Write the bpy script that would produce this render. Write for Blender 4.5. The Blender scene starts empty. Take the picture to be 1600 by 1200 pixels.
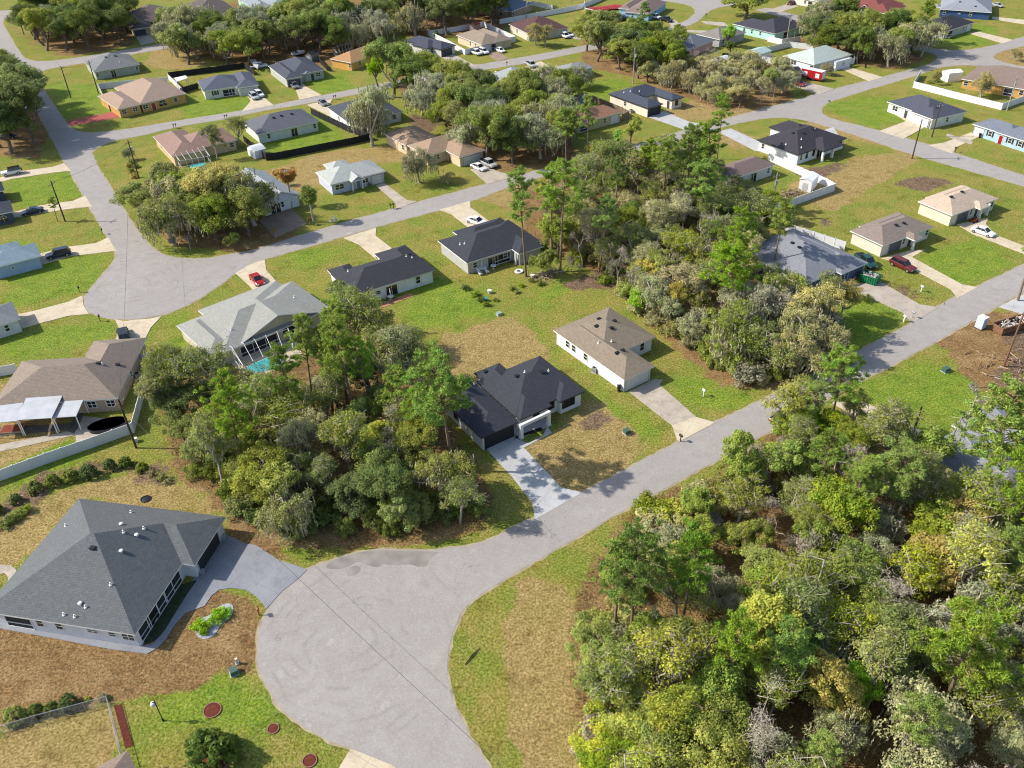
import bpy, math, random
import numpy as np
from mathutils import Vector, Matrix
R = math.radians
# ------------------------------------------------------------------ camera, sky, sun, exposure
FPX, TH, ROLL, CH = 1334.0, R(35.97), R(-1.70), 80.0     # focal length in photo pixels, pitch, roll, height
_ct, _st, _c, _s = math.cos(TH), math.sin(TH), math.cos(ROLL), math.sin(ROLL)
_f = np.array([0, _ct, -_st]); _up = np.array([0, _st, _ct]); _rt = np.array([1.0, 0, 0])
_r2 = _c*_rt + _s*_up; _u2 = -_s*_rt + _c*_up
SC = bpy.context.scene
COL = SC.collection
cam = bpy.data.cameras.new('camera'); cam.sensor_width = 36; cam.lens = FPX/1600*36
cam.clip_start = 1; cam.clip_end = 4000
camo = bpy.data.objects.new('camera', cam); COL.objects.link(camo); SC.camera = camo
camo.matrix_world = Matrix(((_r2[0], _u2[0], -_f[0], 0), (_r2[1], _u2[1], -_f[1], 0), (_r2[2], _u2[2], -_f[2], CH), (0, 0, 0, 1)))
SUN_EL, SUN_AZ = 39.0, 176.0      # sun stands to the left of the picture
W = bpy.data.worlds.new('World'); SC.world = W; W.use_nodes = True
nt = W.node_tree; bg = nt.nodes['Background']
sk = nt.nodes.new('ShaderNodeTexSky'); sk.sky_type = 'NISHITA'; sk.sun_disc = False
sk.sun_elevation = R(SUN_EL); sk.sun_rotation = R(90-SUN_AZ); sk.air_density = 1.0; sk.dust_density = 1.5; sk.ozone_density = 1.0
nt.links.new(sk.outputs[0], bg.inputs[0]); bg.inputs[1].default_value = 0.15
sl = bpy.data.lights.new('sun', 'SUN'); sl.energy = 4.6; sl.angle = R(0.6); sl.color = (1.0, 0.93, 0.83)
so = bpy.data.objects.new('sun', sl); COL.objects.link(so)
_d = Vector((math.cos(R(SUN_AZ))*math.cos(R(SUN_EL)), math.sin(R(SUN_AZ))*math.cos(R(SUN_EL)), math.sin(R(SUN_EL))))
so.rotation_euler = _d.to_track_quat('Z', 'Y').to_euler()
SC.view_settings.view_transform = 'Standard'; SC.view_settings.look = 'None'
SC.view_settings.exposure = 0.42; SC.view_settings.gamma = 1
SC.render.engine = 'CYCLES'
SC.cycles.filter_width = 1.1
SC.cycles.max_bounces = 5; SC.cycles.diffuse_bounces = 4; SC.cycles.transparent_max_bounces = 6

def g(x, y, z=0.0):
    """ground (or height z) point seen at photo pixel x, y"""
    d = _f + (x-800)/FPX*_r2 - (y-600)/FPX*_u2
    t = (z-CH)/d[2]
    return np.array([t*d[0], t*d[1]])
def proj(x, y, z=0.0):
    v = np.array([x, y, z-CH]); q = v@_f
    return 800+FPX*(v@_r2)/q, 600-FPX*(v@_u2)/q
# ------------------------------------------------------------------ helpers
def lin(c):
    if isinstance(c, str):
        c = [int(c[i:i+2], 16)/255 for i in (0, 2, 4)]
        c = [(v/12.92 if v <= .04045 else ((v+.055)/1.055)**2.4) for v in c]
    return tuple(c)+(1,)
MATS = {}
def mat(name, col, rough=.8, var=.15, scale=1.5, bump=0, spec=.3, metal=0, det=4):
    """plain surface with a little procedural unevenness of its own"""
    if name in MATS: return MATS[name]
    m = bpy.data.materials.new(name); m.use_nodes = True; n = m.node_tree; b = n.nodes['Principled BSDF']
    b.inputs['Roughness'].default_value = rough; b.inputs['Specular IOR Level'].default_value = spec
    b.inputs['Metallic'].default_value = metal
    c = lin(col)
    if var:
        tc = n.nodes.new('ShaderNodeTexCoord'); no = n.nodes.new('ShaderNodeTexNoise')
        no.inputs['Scale'].default_value = scale; no.inputs['Detail'].default_value = det
        n.links.new(tc.outputs['Object'], no.inputs['Vector'])
        mr = n.nodes.new('ShaderNodeMapRange'); mr.inputs[1].default_value = .3; mr.inputs[2].default_value = .7
        mr.inputs[3].default_value = 1-var; mr.inputs[4].default_value = 1+var
        n.links.new(no.outputs['Fac'], mr.inputs[0])
        mx = n.nodes.new('ShaderNodeVectorMath'); mx.operation = 'SCALE'; mx.inputs[0].default_value = c[:3]
        n.links.new(mr.outputs[0], mx.inputs['Scale']); n.links.new(mx.outputs[0], b.inputs['Base Color'])
        if bump:
            bp = n.nodes.new('ShaderNodeBump'); bp.inputs['Strength'].default_value = bump; bp.inputs['Distance'].default_value = .05
            n.links.new(no.outputs['Fac'], bp.inputs['Height']); n.links.new(bp.outputs[0], b.inputs['Normal'])
    else: b.inputs['Base Color'].default_value = c
    MATS[name] = m; return m
def nd(n, t, **k):
    o = n.nodes.new(t)
    for a, v in k.items(): setattr(o, a, v)
    return o
def mix(n, fac, a, b, bt='MIX'):
    o = nd(n, 'ShaderNodeMix', data_type='RGBA', blend_type=bt)
    for i, v in ((0, fac), (6, a), (7, b)):
        if hasattr(v, 'is_linked') or hasattr(v, 'links'): n.links.new(v, o.inputs[i])
        elif isinstance(v, (int, float)): o.inputs[i].default_value = v
        else: o.inputs[i].default_value = lin(v)
    return o.outputs[2]
def noise(n, vec, scale, det=3, rough=.5, lo=.35, hi=.65, a=0., b=1., dist=0):
    no = nd(n, 'ShaderNodeTexNoise'); no.inputs['Scale'].default_value = scale; no.inputs['Detail'].default_value = det
    no.inputs['Roughness'].default_value = rough; no.inputs['Distortion'].default_value = dist
    n.links.new(vec, no.inputs['Vector'])
    mr = nd(n, 'ShaderNodeMapRange'); 
    for i, v in ((1, lo), (2, hi), (3, a), (4, b)): mr.inputs[i].default_value = v
    n.links.new(no.outputs['Fac'], mr.inputs[0]); return mr.outputs[0]
def mth(n, op, a, b=0.):
    o = nd(n, 'ShaderNodeMath', operation=op)
    for i, v in ((0, a), (1, b)):
        if isinstance(v, (int, float)): o.inputs[i].default_value = v
        else: n.links.new(v, o.inputs[i])
    return o.outputs[0]

class MB:
    """collects shapes; build() links them as ONE mesh object"""
    def __init__(s): s.v = []; s.f = []; s.uv = []; s.m = []
    def face(s, pts, uv=None, m=0):
        k = len(s.v); s.v += [tuple(p) for p in pts]; s.f.append(tuple(range(k, k+len(pts)))); s.uv.append(uv); s.m.append(m)
    def box(s, x0, x1, y0, y1, z0, z1, m=0, T=None):
        c = [(x, y, z) for z in (z0, z1) for y in (y0, y1) for x in (x0, x1)]
        if T is not None: c = [tuple(T@Vector(p)) for p in c]
        for q in ((0, 2, 3, 1), (4, 5, 7, 6), (0, 1, 5, 4), (2, 6, 7, 3), (0, 4, 6, 2), (1, 3, 7, 5)):
            s.face([c[i] for i in q], m=m)
    def tube(s, p, r, n=6, m=0, cap=True):
        """tapered tube along points p with radii r"""
        p = [Vector(a) for a in p]; rings = []
        if not isinstance(r, (list, tuple)): r = [r]*len(p)
        for i, a in enumerate(p):
            d = (p[min(i+1, len(p)-1)]-p[max(i-1, 0)]).normalized()
            u = d.cross(Vector((0, 0, 1)) if abs(d.z) < .9 else Vector((1, 0, 0))).normalized(); w = d.cross(u)
            rings.append([a+(u*math.cos(t)+w*math.sin(t))*r[i] for t in [2*math.pi*k/n for k in range(n)]])
        k = len(s.v)
        for rg in rings: s.v += [tuple(q) for q in rg]
        for i in range(len(p)-1):
            for j in range(n):
                s.f.append((k+i*n+j, k+i*n+(j+1) % n, k+(i+1)*n+(j+1) % n, k+(i+1)*n+j)); s.uv.append(None); s.m.append(m)
        if cap:
            for i in (0, len(p)-1):
                s.f.append(tuple(k+i*n+j for j in range(n))); s.uv.append(None); s.m.append(m)
    def lathe(s, prof, n=12, m=0, c=(0, 0, 0), T=None):
        k = len(s.v)
        for r, z in prof:
            for j in range(n):
                t = 2*math.pi*j/n; p = Vector((r*math.cos(t), r*math.sin(t), z))
                if T is not None: p = T@p
                s.v.append((p.x+c[0], p.y+c[1], p.z+c[2]))
        for i in range(len(prof)-1):
            for j in range(n):
                s.f.append((k+i*n+j, k+i*n+(j+1) % n, k+(i+1)*n+(j+1) % n, k+(i+1)*n+j)); s.uv.append(None); s.m.append(m)
        for i in (0, len(prof)-1):
            if prof[i][0] > 1e-3: s.f.append(tuple(k+i*n+j for j in range(n))); s.uv.append(None); s.m.append(m)
    def poly(s, pts, z0, z1, m=0):
        """horizontal prism over a ground outline"""
        n = len(pts); a = sum(pts[i][0]*pts[(i+1) % n][1]-pts[(i+1) % n][0]*pts[i][1] for i in range(n))
        if a < 0: pts = pts[::-1]
        s.face([(p[0], p[1], z1) for p in pts], m=m)
        for i in range(n):
            p, q = pts[i], pts[(i+1) % n]
            s.face([(p[0], p[1], z0), (q[0], q[1], z0), (q[0], q[1], z1), (p[0], p[1], z1)], m=m)
    def build(s, name, mats, parent=None, smooth=False, bevel=0):
        me = bpy.data.meshes.new(name); me.from_pydata(s.v, [], s.f)
        if not isinstance(mats, (list, tuple)): mats = [mats]
        for q in mats: me.materials.append(q)
        if len(mats) > 1: me.polygons.foreach_set('material_index', s.m)
        if any(u is not None for u in s.uv):
            l = me.uv_layers.new(name='UVMap'); k = 0
            for f, u in zip(s.f, s.uv):
                for i in range(len(f)):
                    if u is not None: l.data[k].uv = u[i]
                    k += 1
        if smooth: me.polygons.foreach_set('use_smooth', [True]*len(me.polygons))
        me.update()
        o = bpy.data.objects.new(name, me); COL.objects.link(o)
        if parent: o.parent = parent
        if bevel:
            b = o.modifiers.new('bevel', 'BEVEL'); b.width = bevel; b.segments = 2; b.limit_method = 'ANGLE'
        return o
def thing(name, label, cat, loc, rz=0, group=None):
    o = bpy.data.objects.new(name, None); COL.objects.link(o); o.empty_display_size = .3
    o.location = (loc[0], loc[1], loc[2] if len(loc) > 2 else 0); o.rotation_euler = (0, 0, rz)
    tag(o, label, cat, group); return o
def tag(o, label, cat, group=None):
    o['label'] = label; o['category'] = cat
    if group: o['group'] = group
    return o
def struct(name, mb, m, kind='structure', **k):
    o = mb.build(name, m, **k); o['kind'] = kind; return o
def dup(root, loc, rz, label=None, group=None, scale=None, color=None):
    r = root.copy(); COL.objects.link(r); r.location = (loc[0], loc[1], loc[2] if len(loc) > 2 else 0)
    r.rotation_euler = (0, 0, rz)
    if scale: r.scale = scale if isinstance(scale, tuple) else (scale,)*3
    if label: r['label'] = label
    if group: r['group'] = group
    for ch in KIDS.get(root.name, root.children):
        c = ch.copy(); COL.objects.link(c); c.parent = r
        if color: c.color = color
        for d in KIDS.get(ch.name, ch.children):
            e = d.copy(); COL.objects.link(e); e.parent = c
    return r
KIDS = {}
def smoothline(pts, it=2, closed=True):
    for _ in range(it):
        o = []
        n = len(pts)
        for i in range(n if closed else n-1):
            a, b = np.array(pts[i]), np.array(pts[(i+1) % n]); o += [a*.75+b*.25, a*.25+b*.75]
        if not closed: o = [np.array(pts[0])]+o[1:-1]+[np.array(pts[-1])]
        pts = o
    return [tuple(p) for p in pts]
def G(pts): return [tuple(g(*p)) for p in pts]
# ------------------------------------------------------------------ ground
def inside(X, Y, poly):
    r = np.zeros(X.shape, bool); n = len(poly)
    for i in range(n):
        x1, y1 = poly[i]; x2, y2 = poly[(i+1) % n]
        c = ((y1 > Y) != (y2 > Y))
        with np.errstate(divide='ignore', invalid='ignore'):
            r ^= c & (X < (x2-x1)*(Y-y1)/(y2-y1+1e-12)+x1)
    return r
# patches of the turf, outlined in the photograph and laid on the ground: dry straw / pine litter / lush / bare
DRY = [[(668, 560), (700, 540), (745, 517), (788, 497), (812, 515), (850, 552), (790, 570), (700, 612), (660, 620)],
 [(819, 702), (862, 677), (905, 652), (912, 622), (945, 640), (985, 668), (1000, 700), (960, 738), (905, 770), (870, 760)], [(655, 590), (690, 530), (745, 510), (790, 492), (825, 515), (865, 560), (800, 600), (700, 640)],
 [(240, 735), (330, 790), (340, 805), (220, 790), (123, 775), (60, 850), (20, 885), (-40, 900), (-40, 850), (60, 790), (120, 760)],
 [(815, 915), (850, 900), (905, 950), (908, 1060), (903, 1230), (830, 1230), (800, 1120), (790, 1030), (800, 960)],
 [(-40, 610), (60, 600), (110, 680), (0, 730), (-40, 730)], [(1250, 285), (1330, 250), (1420, 235), (1430, 250), (1300, 330), (1230, 300)],
 [(1550, 500), (1600, 480), (1700, 520), (1700, 620), (1600, 600), (1560, 580)], [(410, 270), (500, 240), (620, 225), (640, 250), (540, 260), (480, 300), (430, 320)],
 [(250, 70), (300, 80), (330, 100), (270, 110), (225, 100)], [(1200, 185), (1300, 195), (1400, 230), (1320, 215), (1250, 190)],
 [(1470, 95), (1600, 75), (1640, 110), (1560, 110)], [(730, 300), (800, 285), (850, 300), (800, 330)], [(1130, 200), (1180, 215), (1160, 235), (1120, 220)],
 [(0, 1140), (170, 1095), (190, 1170), (100, 1230), (-40, 1230)], [(1260, 165), (1180, 180), (1050, 190), (1010, 185), (1100, 150), (1200, 160)]]
LIT = [[(250, 640), (240, 600), (300, 590), (420, 560), (560, 540), (660, 600), (710, 680), (760, 740), (770, 800), (740, 835), (700, 845), (600, 850), (480, 855), (400, 830), (330, 775), (270, 720)],
 [(790, 420), (880, 400), (960, 440), (975, 465), (1010, 490), (1110, 570), (1200, 610), (1280, 590), (1330, 560), (1300, 470), (1180, 430), (1100, 300), (1010, 240), (900, 250), (800, 310), (830, 380)],
 [(1210, 670), (1280, 650), (1400, 700), (1470, 760), (1620, 860), (1750, 1000), (1750, 1350), (925, 1350), (905, 1150), (895, 1080), (890, 990), (900, 930), (990, 790), (1040, 770), (1120, 740)],
 [(20, 0), (200, 0), (210, 70), (110, 90), (60, 75), (50, 40)], [(265, 25), (400, 0), (620, 0), (560, 70), (560, 100), (380, 105), (265, 75)],
 [(600, 110), (720, 130), (880, 130), (900, 260), (760, 270), (700, 200), (620, 140)], [(910, 60), (1000, 80), (1080, 90), (1220, 100), (1240, 160), (1140, 175), (1060, 150), (990, 120), (910, 105)],
 [(210, 290), (420, 300), (470, 370), (380, 395), (270, 385), (225, 340)], [(0, 130), (60, 140), (75, 215), (60, 250), (-30, 240)],
 [(1240, 60), (1380, 60), (1450, 90), (1400, 110), (1260, 90)], [(610, 0), (780, 0), (790, 50), (640, 60)],
 [(1430, 500), (1480, 480), (1700, 500), (1700, 640), (1600, 650), (1520, 600)],
 [(940, 450), (975, 470), (1120, 600), (1180, 610), (1165, 575), (1080, 515), (1000, 465)], [(-60, 960), (0, 960), (230, 1000), (300, 930), (345, 925), (400, 935), (410, 1000), (400, 1040), (330, 1065), (180, 1095), (0, 1140), (-60, 1140)],
 [(370, 830), (400, 830), (480, 885), (455, 885), (345, 860), (350, 830)], [(340, 790), (370, 835), (400, 840), (345, 780), (270, 725), (250, 730)]]
LUSH = [[(0, 370), (150, 400), (180, 400), (150, 450), (0, 490)], [(10, 275), (110, 270), (135, 310), (20, 325)], [(0, 530), (180, 500), (180, 530), (40, 560), (0, 575)], [(250, 500), (350, 460), (380, 440), (300, 480), (290, 590), (230, 620), (250, 560)],
 [(640, 430), (700, 440), (780, 480), (700, 520), (620, 500)], [(830, 470), (870, 445), (920, 440), (900, 460), (840, 480)], [(905, 600), (960, 620), (1050, 680), (1020, 700), (950, 640)], [(1030, 590), (1090, 590), (1200, 620), (1110, 650), (1060, 620)],
 [(1290, 460), (1340, 450), (1420, 500), (1330, 560), (1290, 490)], [(1340, 600), (1430, 560), (1560, 590), (1570, 640), (1470, 690), (1380, 640)], [(1290, 160), (1400, 150), (1430, 190), (1370, 200), (1300, 175)], [(410, 180), (500, 175), (550, 225), (440, 250), (400, 220)],
 [(70, 130), (150, 130), (180, 180), (100, 185)], [(290, 150), (400, 150), (395, 168), (280, 190)], [(460, 120), (530, 115), (570, 140), (500, 148)], [(0, 700), (200, 680), (100, 740), (0, 770)], [(1420, 400), (1520, 370), (1590, 410), (1500, 450)], [(240, 1060), (400, 1050), (460, 1130), (350, 1140), (220, 1160)],
 [(590, 440), (700, 430), (760, 470), (640, 500)], [(420, 400), (560, 380), (520, 410), (440, 430)], [(1360, 50), (1560, 40), (1540, 75), (1440, 70)], [(0, 20), (60, 30), (90, 90), (30, 70)], [(800, 70), (880, 110), (1000, 180), (900, 150)], [(900, 130), (960, 120), (990, 130), (920, 170), (850, 170)]]
BARE = [[(1560, 510), (1620, 480), (1750, 520), (1750, 660), (1610, 630), (1540, 590), (1590, 560)], [(865, 450), (990, 400), (1000, 410), (960, 450), (900, 455)],
 [(1285, 340), (1305, 340), (1300, 355), (1282, 352)], [(1390, 285), (1440, 275), (1500, 285), (1440, 300)], [(640, 175), (690, 190), (670, 210), (640, 195)], [(1375, 435), (1440, 465), (1435, 475), (1380, 450)], [(905, 650), (945, 640), (960, 660), (910, 680)], [(1270, 285), (1240, 270), (1330, 250), (1320, 262)],
 [(160, 720), (250, 725), (270, 755), (250, 765), (190, 735), (100, 745), (40, 800), (0, 820), (0, 790), (60, 740)]]
def axis(a, b, st, far):
    c = list(np.arange(a, b+.01, st)); k = st
    lo, hi = a, b; L, H_ = [], []
    while hi < far: k *= 1.35; hi += k; lo -= k; H_.append(hi); L.append(lo)
    return np.array(L[::-1]+c+H_)
xs = axis(-150, 190, 1.1, 2600); ys = axis(15, 330, 1.1, 2600)
GX, GY = np.meshgrid(xs, ys); ny, nx = GX.shape
rng = np.random.default_rng(3)
def blur(a, k):
    for _ in range(k):
        a = (a+np.roll(a, 1, 0)+np.roll(a, -1, 0)+np.roll(a, 1, 1)+np.roll(a, -1, 1))/5
    return a
masks = []
for L, k in ((DRY, 3), (LIT, 3), (LUSH, 6), (BARE, 3)):
    a = np.zeros(GX.shape)
    for p in L: a[inside(GX, GY, G(p))] = 1
    masks.append(blur(a, k))
me = bpy.data.meshes.new('ground')
V = np.stack([GX.ravel(), GY.ravel(), np.zeros(GX.size)], 1).astype(np.float32)
I = np.arange(ny*nx).reshape(ny, nx)
F = np.stack([I[:-1, :-1], I[:-1, 1:], I[1:, 1:], I[1:, :-1]], -1).reshape(-1, 4)
def fastmesh(me, V, F):
    me.vertices.add(len(V)); me.vertices.foreach_set('co', np.ascontiguousarray(V, np.float32).ravel())
    k = F.shape[1]
    me.loops.add(F.size); me.loops.foreach_set('vertex_index', F.astype(np.int32).ravel())
    me.polygons.add(len(F)); me.polygons.foreach_set('loop_start', (np.arange(len(F))*k).astype(np.int32))
    me.polygons.foreach_set('loop_total', np.full(len(F), k, np.int32)); me.update(calc_edges=True)
fastmesh(me, V, F)
at = me.color_attributes.new('patch', 'FLOAT_COLOR', 'POINT')
at.data.foreach_set('color', np.stack([m.ravel() for m in masks], 1).astype(np.float32).ravel())
gm = bpy.data.materials.new('turf'); gm.use_nodes = True; n = gm.node_tree; b = n.nodes['Principled BSDF']
b.inputs['Roughness'].default_value = .95; b.inputs['Specular IOR Level'].default_value = .1
tc = nd(n, 'ShaderNodeTexCoord').outputs['Object']; vc = nd(n, 'ShaderNodeVertexColor', layer_name='patch')
sp = nd(n, 'ShaderNodeSeparateColor'); n.links.new(vc.outputs[0], sp.inputs[0])
def soft(v, sc, amp, lo=.35, hi=.65):          # ragged edge on a patch mask
    e = noise(n, tc, sc, 6, .65, .25, .75, -amp, amp)
    mr = nd(n, 'ShaderNodeMapRange', interpolation_type='SMOOTHSTEP'); n.links.new(mth(n, 'ADD', v, e), mr.inputs[0])
    mr.inputs[1].default_value = lo; mr.inputs[2].default_value = hi; return mr.outputs[0]
dry, lit, lush, bare = soft(sp.outputs[0], .25, .4, .22, .5), soft(sp.outputs[1], .35, .4), soft(sp.outputs[2], .12, .6, .2, .9), soft(vc.outputs[1], .5, .4)
# mottled lawn
c = mix(n, noise(n, tc, .05, 5, .6), 'A89C52', '92983F')
c = mix(n, noise(n, tc, .35, 5, .7, .45, .68, 0, .8), c, 'B4A262')
c = mix(n, noise(n, tc, .16, 4, .6, .44, .62, 0, .8), c, '849A3A')
c = mix(n, mth(n, 'MULTIPLY', lush, .85), c, mix(n, noise(n, tc, .4, 5, .7), '96AC3A', '6E962C'))
dc = mix(n, noise(n, tc, .7, 6, .75), 'C8AE78', 'A48C5A'); dc = mix(n, noise(n, tc, .12, 3, .5, .5, .7, 0, .4), dc, 'A09A54')
c = mix(n, dry, c, dc)
lc = mix(n, noise(n, tc, .8, 6, .75), 'B08C62', '846848'); lc = mix(n, noise(n, tc, .2, 4, .6, .5, .68), lc, 'B89870')
c = mix(n, lit, c, lc)
bc = mix(n, noise(n, tc, .9, 6, .75), '9A8070', '6E584A'); bc = mix(n, noise(n, tc, 2.2, 3, .6, .62, .7), bc, 'C0B0A0')
c = mix(n, bare, c, bc)
c = mix(n, noise(n, tc, 3.4, 4, .8, .35, .62), c, mix(n, 1.0, c, '8E9078', 'MULTIPLY'))
c = mix(n, noise(n, tc, 1.9, 5, .85, .53, .64, 0, .55), c, mix(n, .55, c, 'D2C48C'))
c = mix(n, noise(n, tc, 1.3, 5, .85, .54, .66, 0, .6), c, mix(n, .6, c, '5A5A24'))
c = mix(n, noise(n, tc, .28, 4, .6, .56, .7, 0, .5), c, mix(n, 1.0, c, 'A89A78', 'MULTIPLY'))
n.links.new(c, b.inputs['Base Color'])
bp = nd(n, 'ShaderNodeBump'); bp.inputs['Strength'].default_value = .9; bp.inputs['Distance'].default_value = .12
n.links.new(noise(n, tc, 4.5, 6, .8, 0, 1), bp.inputs['Height']); n.links.new(bp.outputs[0], b.inputs['Normal'])
me.materials.append(gm); go = bpy.data.objects.new('ground', me); COL.objects.link(go); go['kind'] = 'structure'
# ------------------------------------------------------------------ roads
rm = bpy.data.materials.new('asphalt'); rm.use_nodes = True; n = rm.node_tree; b = n.nodes['Principled BSDF']
b.inputs['Roughness'].default_value = .9; b.inputs['Specular IOR Level'].default_value = .2
tc = nd(n, 'ShaderNodeTexCoord').outputs['Object']
c = mix(n, noise(n, tc, .07, 4, .6), '9C9793', 'A49F9B')
c = mix(n, noise(n, tc, .5, 6, .7, .4, .7), c, '958E88')
c = mix(n, noise(n, tc, 9, 3, .8, .35, .7, 0, .45), c, '6F6D6A')
c = mix(n, noise(n, tc, 3.2, 5, .85, .5, .66, 0, .4), c, 'B8B0A8'); c = mix(n, noise(n, tc, 2.6, 5, .85, .54, .68, 0, .4), c, '7E7872')
def arcs(cx, cy, r0, r1, c):      # tyre marks of turning cars
    vs = nd(n, 'ShaderNodeVectorMath', operation='DISTANCE'); vs.inputs[1].default_value = (cx, cy, 0)
    w = nd(n, 'ShaderNodeVectorMath', operation='ADD'); nz = nd(n, 'ShaderNodeTexNoise'); nz.inputs['Scale'].default_value = .12
    n.links.new(tc, nz.inputs['Vector']); sc = nd(n, 'ShaderNodeVectorMath', operation='SCALE'); sc.inputs['Scale'].default_value = 5
    n.links.new(nz.outputs['Color'], sc.inputs[0]); n.links.new(tc, w.inputs[0]); n.links.new(sc.outputs[0], w.inputs[1]); n.links.new(w.outputs[0], vs.inputs[0])
    d = vs.outputs['Value']; s = mth(n, 'POWER', mth(n, 'ABSOLUTE', mth(n, 'SINE', mth(n, 'MULTIPLY', d, 2.1))), 9)
    m = mth(n, 'MULTIPLY', mth(n, 'GREATER_THAN', d, r0), mth(n, 'LESS_THAN', d, r1))
    m = mth(n, 'MULTIPLY', mth(n, 'MULTIPLY', s, m), noise(n, tc, .22, 3, .6, .48, .62, 0, .2))
    return mix(n, m, c, '5E5B59')
p1 = g(560, 1000); p2 = g(215, 440)
c = arcs(p1[0]+2, p1[1]+2, 3, 13, c); c = arcs(p2[0]+2, p2[1]+2, 3, 15, c)
vo = nd(n, 'ShaderNodeTexVoronoi', feature='DISTANCE_TO_EDGE'); vo.inputs['Scale'].default_value = .16
wz = nd(n, 'ShaderNodeTexNoise'); wz.inputs['Scale'].default_value = .6; wz.inputs['Detail'].default_value = 5; n.links.new(tc, wz.inputs['Vector'])
wa = nd(n, 'ShaderNodeVectorMath', operation='ADD'); n.links.new(tc, wa.inputs[0]); ws = nd(n, 'ShaderNodeVectorMath', operation='SCALE'); ws.inputs['Scale'].default_value = 3
n.links.new(wz.outputs['Color'], ws.inputs[0]); n.links.new(ws.outputs[0], wa.inputs[1]); n.links.new(wa.outputs[0], vo.inputs['Vector'])
cr = mth(n, 'MULTIPLY', mth(n, 'LESS_THAN', vo.outputs['Distance'], .006), noise(n, tc, .1, 3, .5, .55, .6))
c = mix(n, mth(n, 'MULTIPLY', cr, .3), c, '4B4947')
c = mix(n, noise(n, tc, .25, 4, .7, .62, .7, 0, .35), c, 'B9B5AE')
n.links.new(c, b.inputs['Base Color'])
bp = nd(n, 'ShaderNodeBump'); bp.inputs['Strength'].default_value = .3; bp.inputs['Distance'].default_value = .02
n.links.new(noise(n, tc, 14, 3, .8, 0, 1), bp.inputs['Height']); n.links.new(bp.outputs[0], b.inputs['Normal'])
edge_m = mat('road_edge', '9A8E76', .95, .25, .8)
rl = [0]
def ragged(p, step, amp, seed):
    rr = random.Random(seed); out = []; prev = 0
    for i in range(len(p)):
        a, b = np.array(p[i]), np.array(p[(i+1) % len(p)]); L = np.hypot(*(b-a)); k = max(1, int(L/step)); d = (b-a)/(L+1e-9); nn = np.array([-d[1], d[0]])
        for j in range(k): prev = prev*.5+rr.uniform(-amp, amp)*.7; out.append(tuple(a+(b-a)*j/k+nn*prev))
    return out
def road(pts, px=True, smooth=1, name='road'):
    p = G(pts) if px else pts
    if smooth: p = smoothline(p, smooth)
    z = .03+.004*rl[0]; rl[0] += 1
    p = ragged(p, .9, .12, rl[0]); m = MB(); m.poly(p, -.02, z)
    o = struct(name, m, rm); 
    # sandy worn margin under the asphalt's edge
    c0 = np.array(p).mean(0); a = np.array(p); 
    e = np.roll(a, -1, 0)-np.roll(a, 1, 0); nn = np.stack([e[:, 1], -e[:, 0]], 1); nn /= np.linalg.norm(nn, axis=1)[:, None]+1e-9
    ar = sum(a[i][0]*a[(i+1) % len(a)][1]-a[(i+1) % len(a)][0]*a[i][1] for i in range(len(a)))
    if ar < 0: nn = -nn
    r = random.Random(5); q = [tuple(a[i]+nn[i]*(.12+.3*r.random())) for i in range(len(a))]
    m = MB(); m.poly(q, -.02, .012+.0006*rl[0]); struct('road_shoulder', m, edge_m)
    return o
def strip(cl, w):
    a = np.array(G(cl)); d = np.gradient(a, axis=0); d /= np.linalg.norm(d, axis=1)[:, None]; nn = np.stack([-d[:, 1], d[:, 0]], 1)*w/2
    return [tuple(p) for p in np.vstack([a+nn, (a-nn)[::-1]])]
# near cul-de-sac and the street leading up right
road([(480, 889), (468, 900), (440, 922), (416, 952), (402, 1000), (403, 1045), (422, 1085), (457, 1125), (505, 1152), (550, 1170), (617, 1197), (680, 1240), (720, 1330), (860, 1330), (790, 1240),
 (762, 1197), (725, 1137), (700, 1075), (699, 1025), (712, 967), (735, 942), (766, 918), (800, 899), (900, 840), (995, 787), (1032, 767), (1115, 722), (1200, 675), (1336, 599), (1415, 560), (1522, 500), (1600, 455), (1720, 392),
 (1720, 356), (1600, 414), (1522, 450), (1462, 480), (1425, 505), (1300, 570), (1200, 620), (1117, 660), (1059, 690), (975, 735), (907, 770), (835, 810), (800, 826), (775, 840), (740, 852), (690, 859), (650, 860), (600, 858), (570, 861), (525, 872)])
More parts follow.
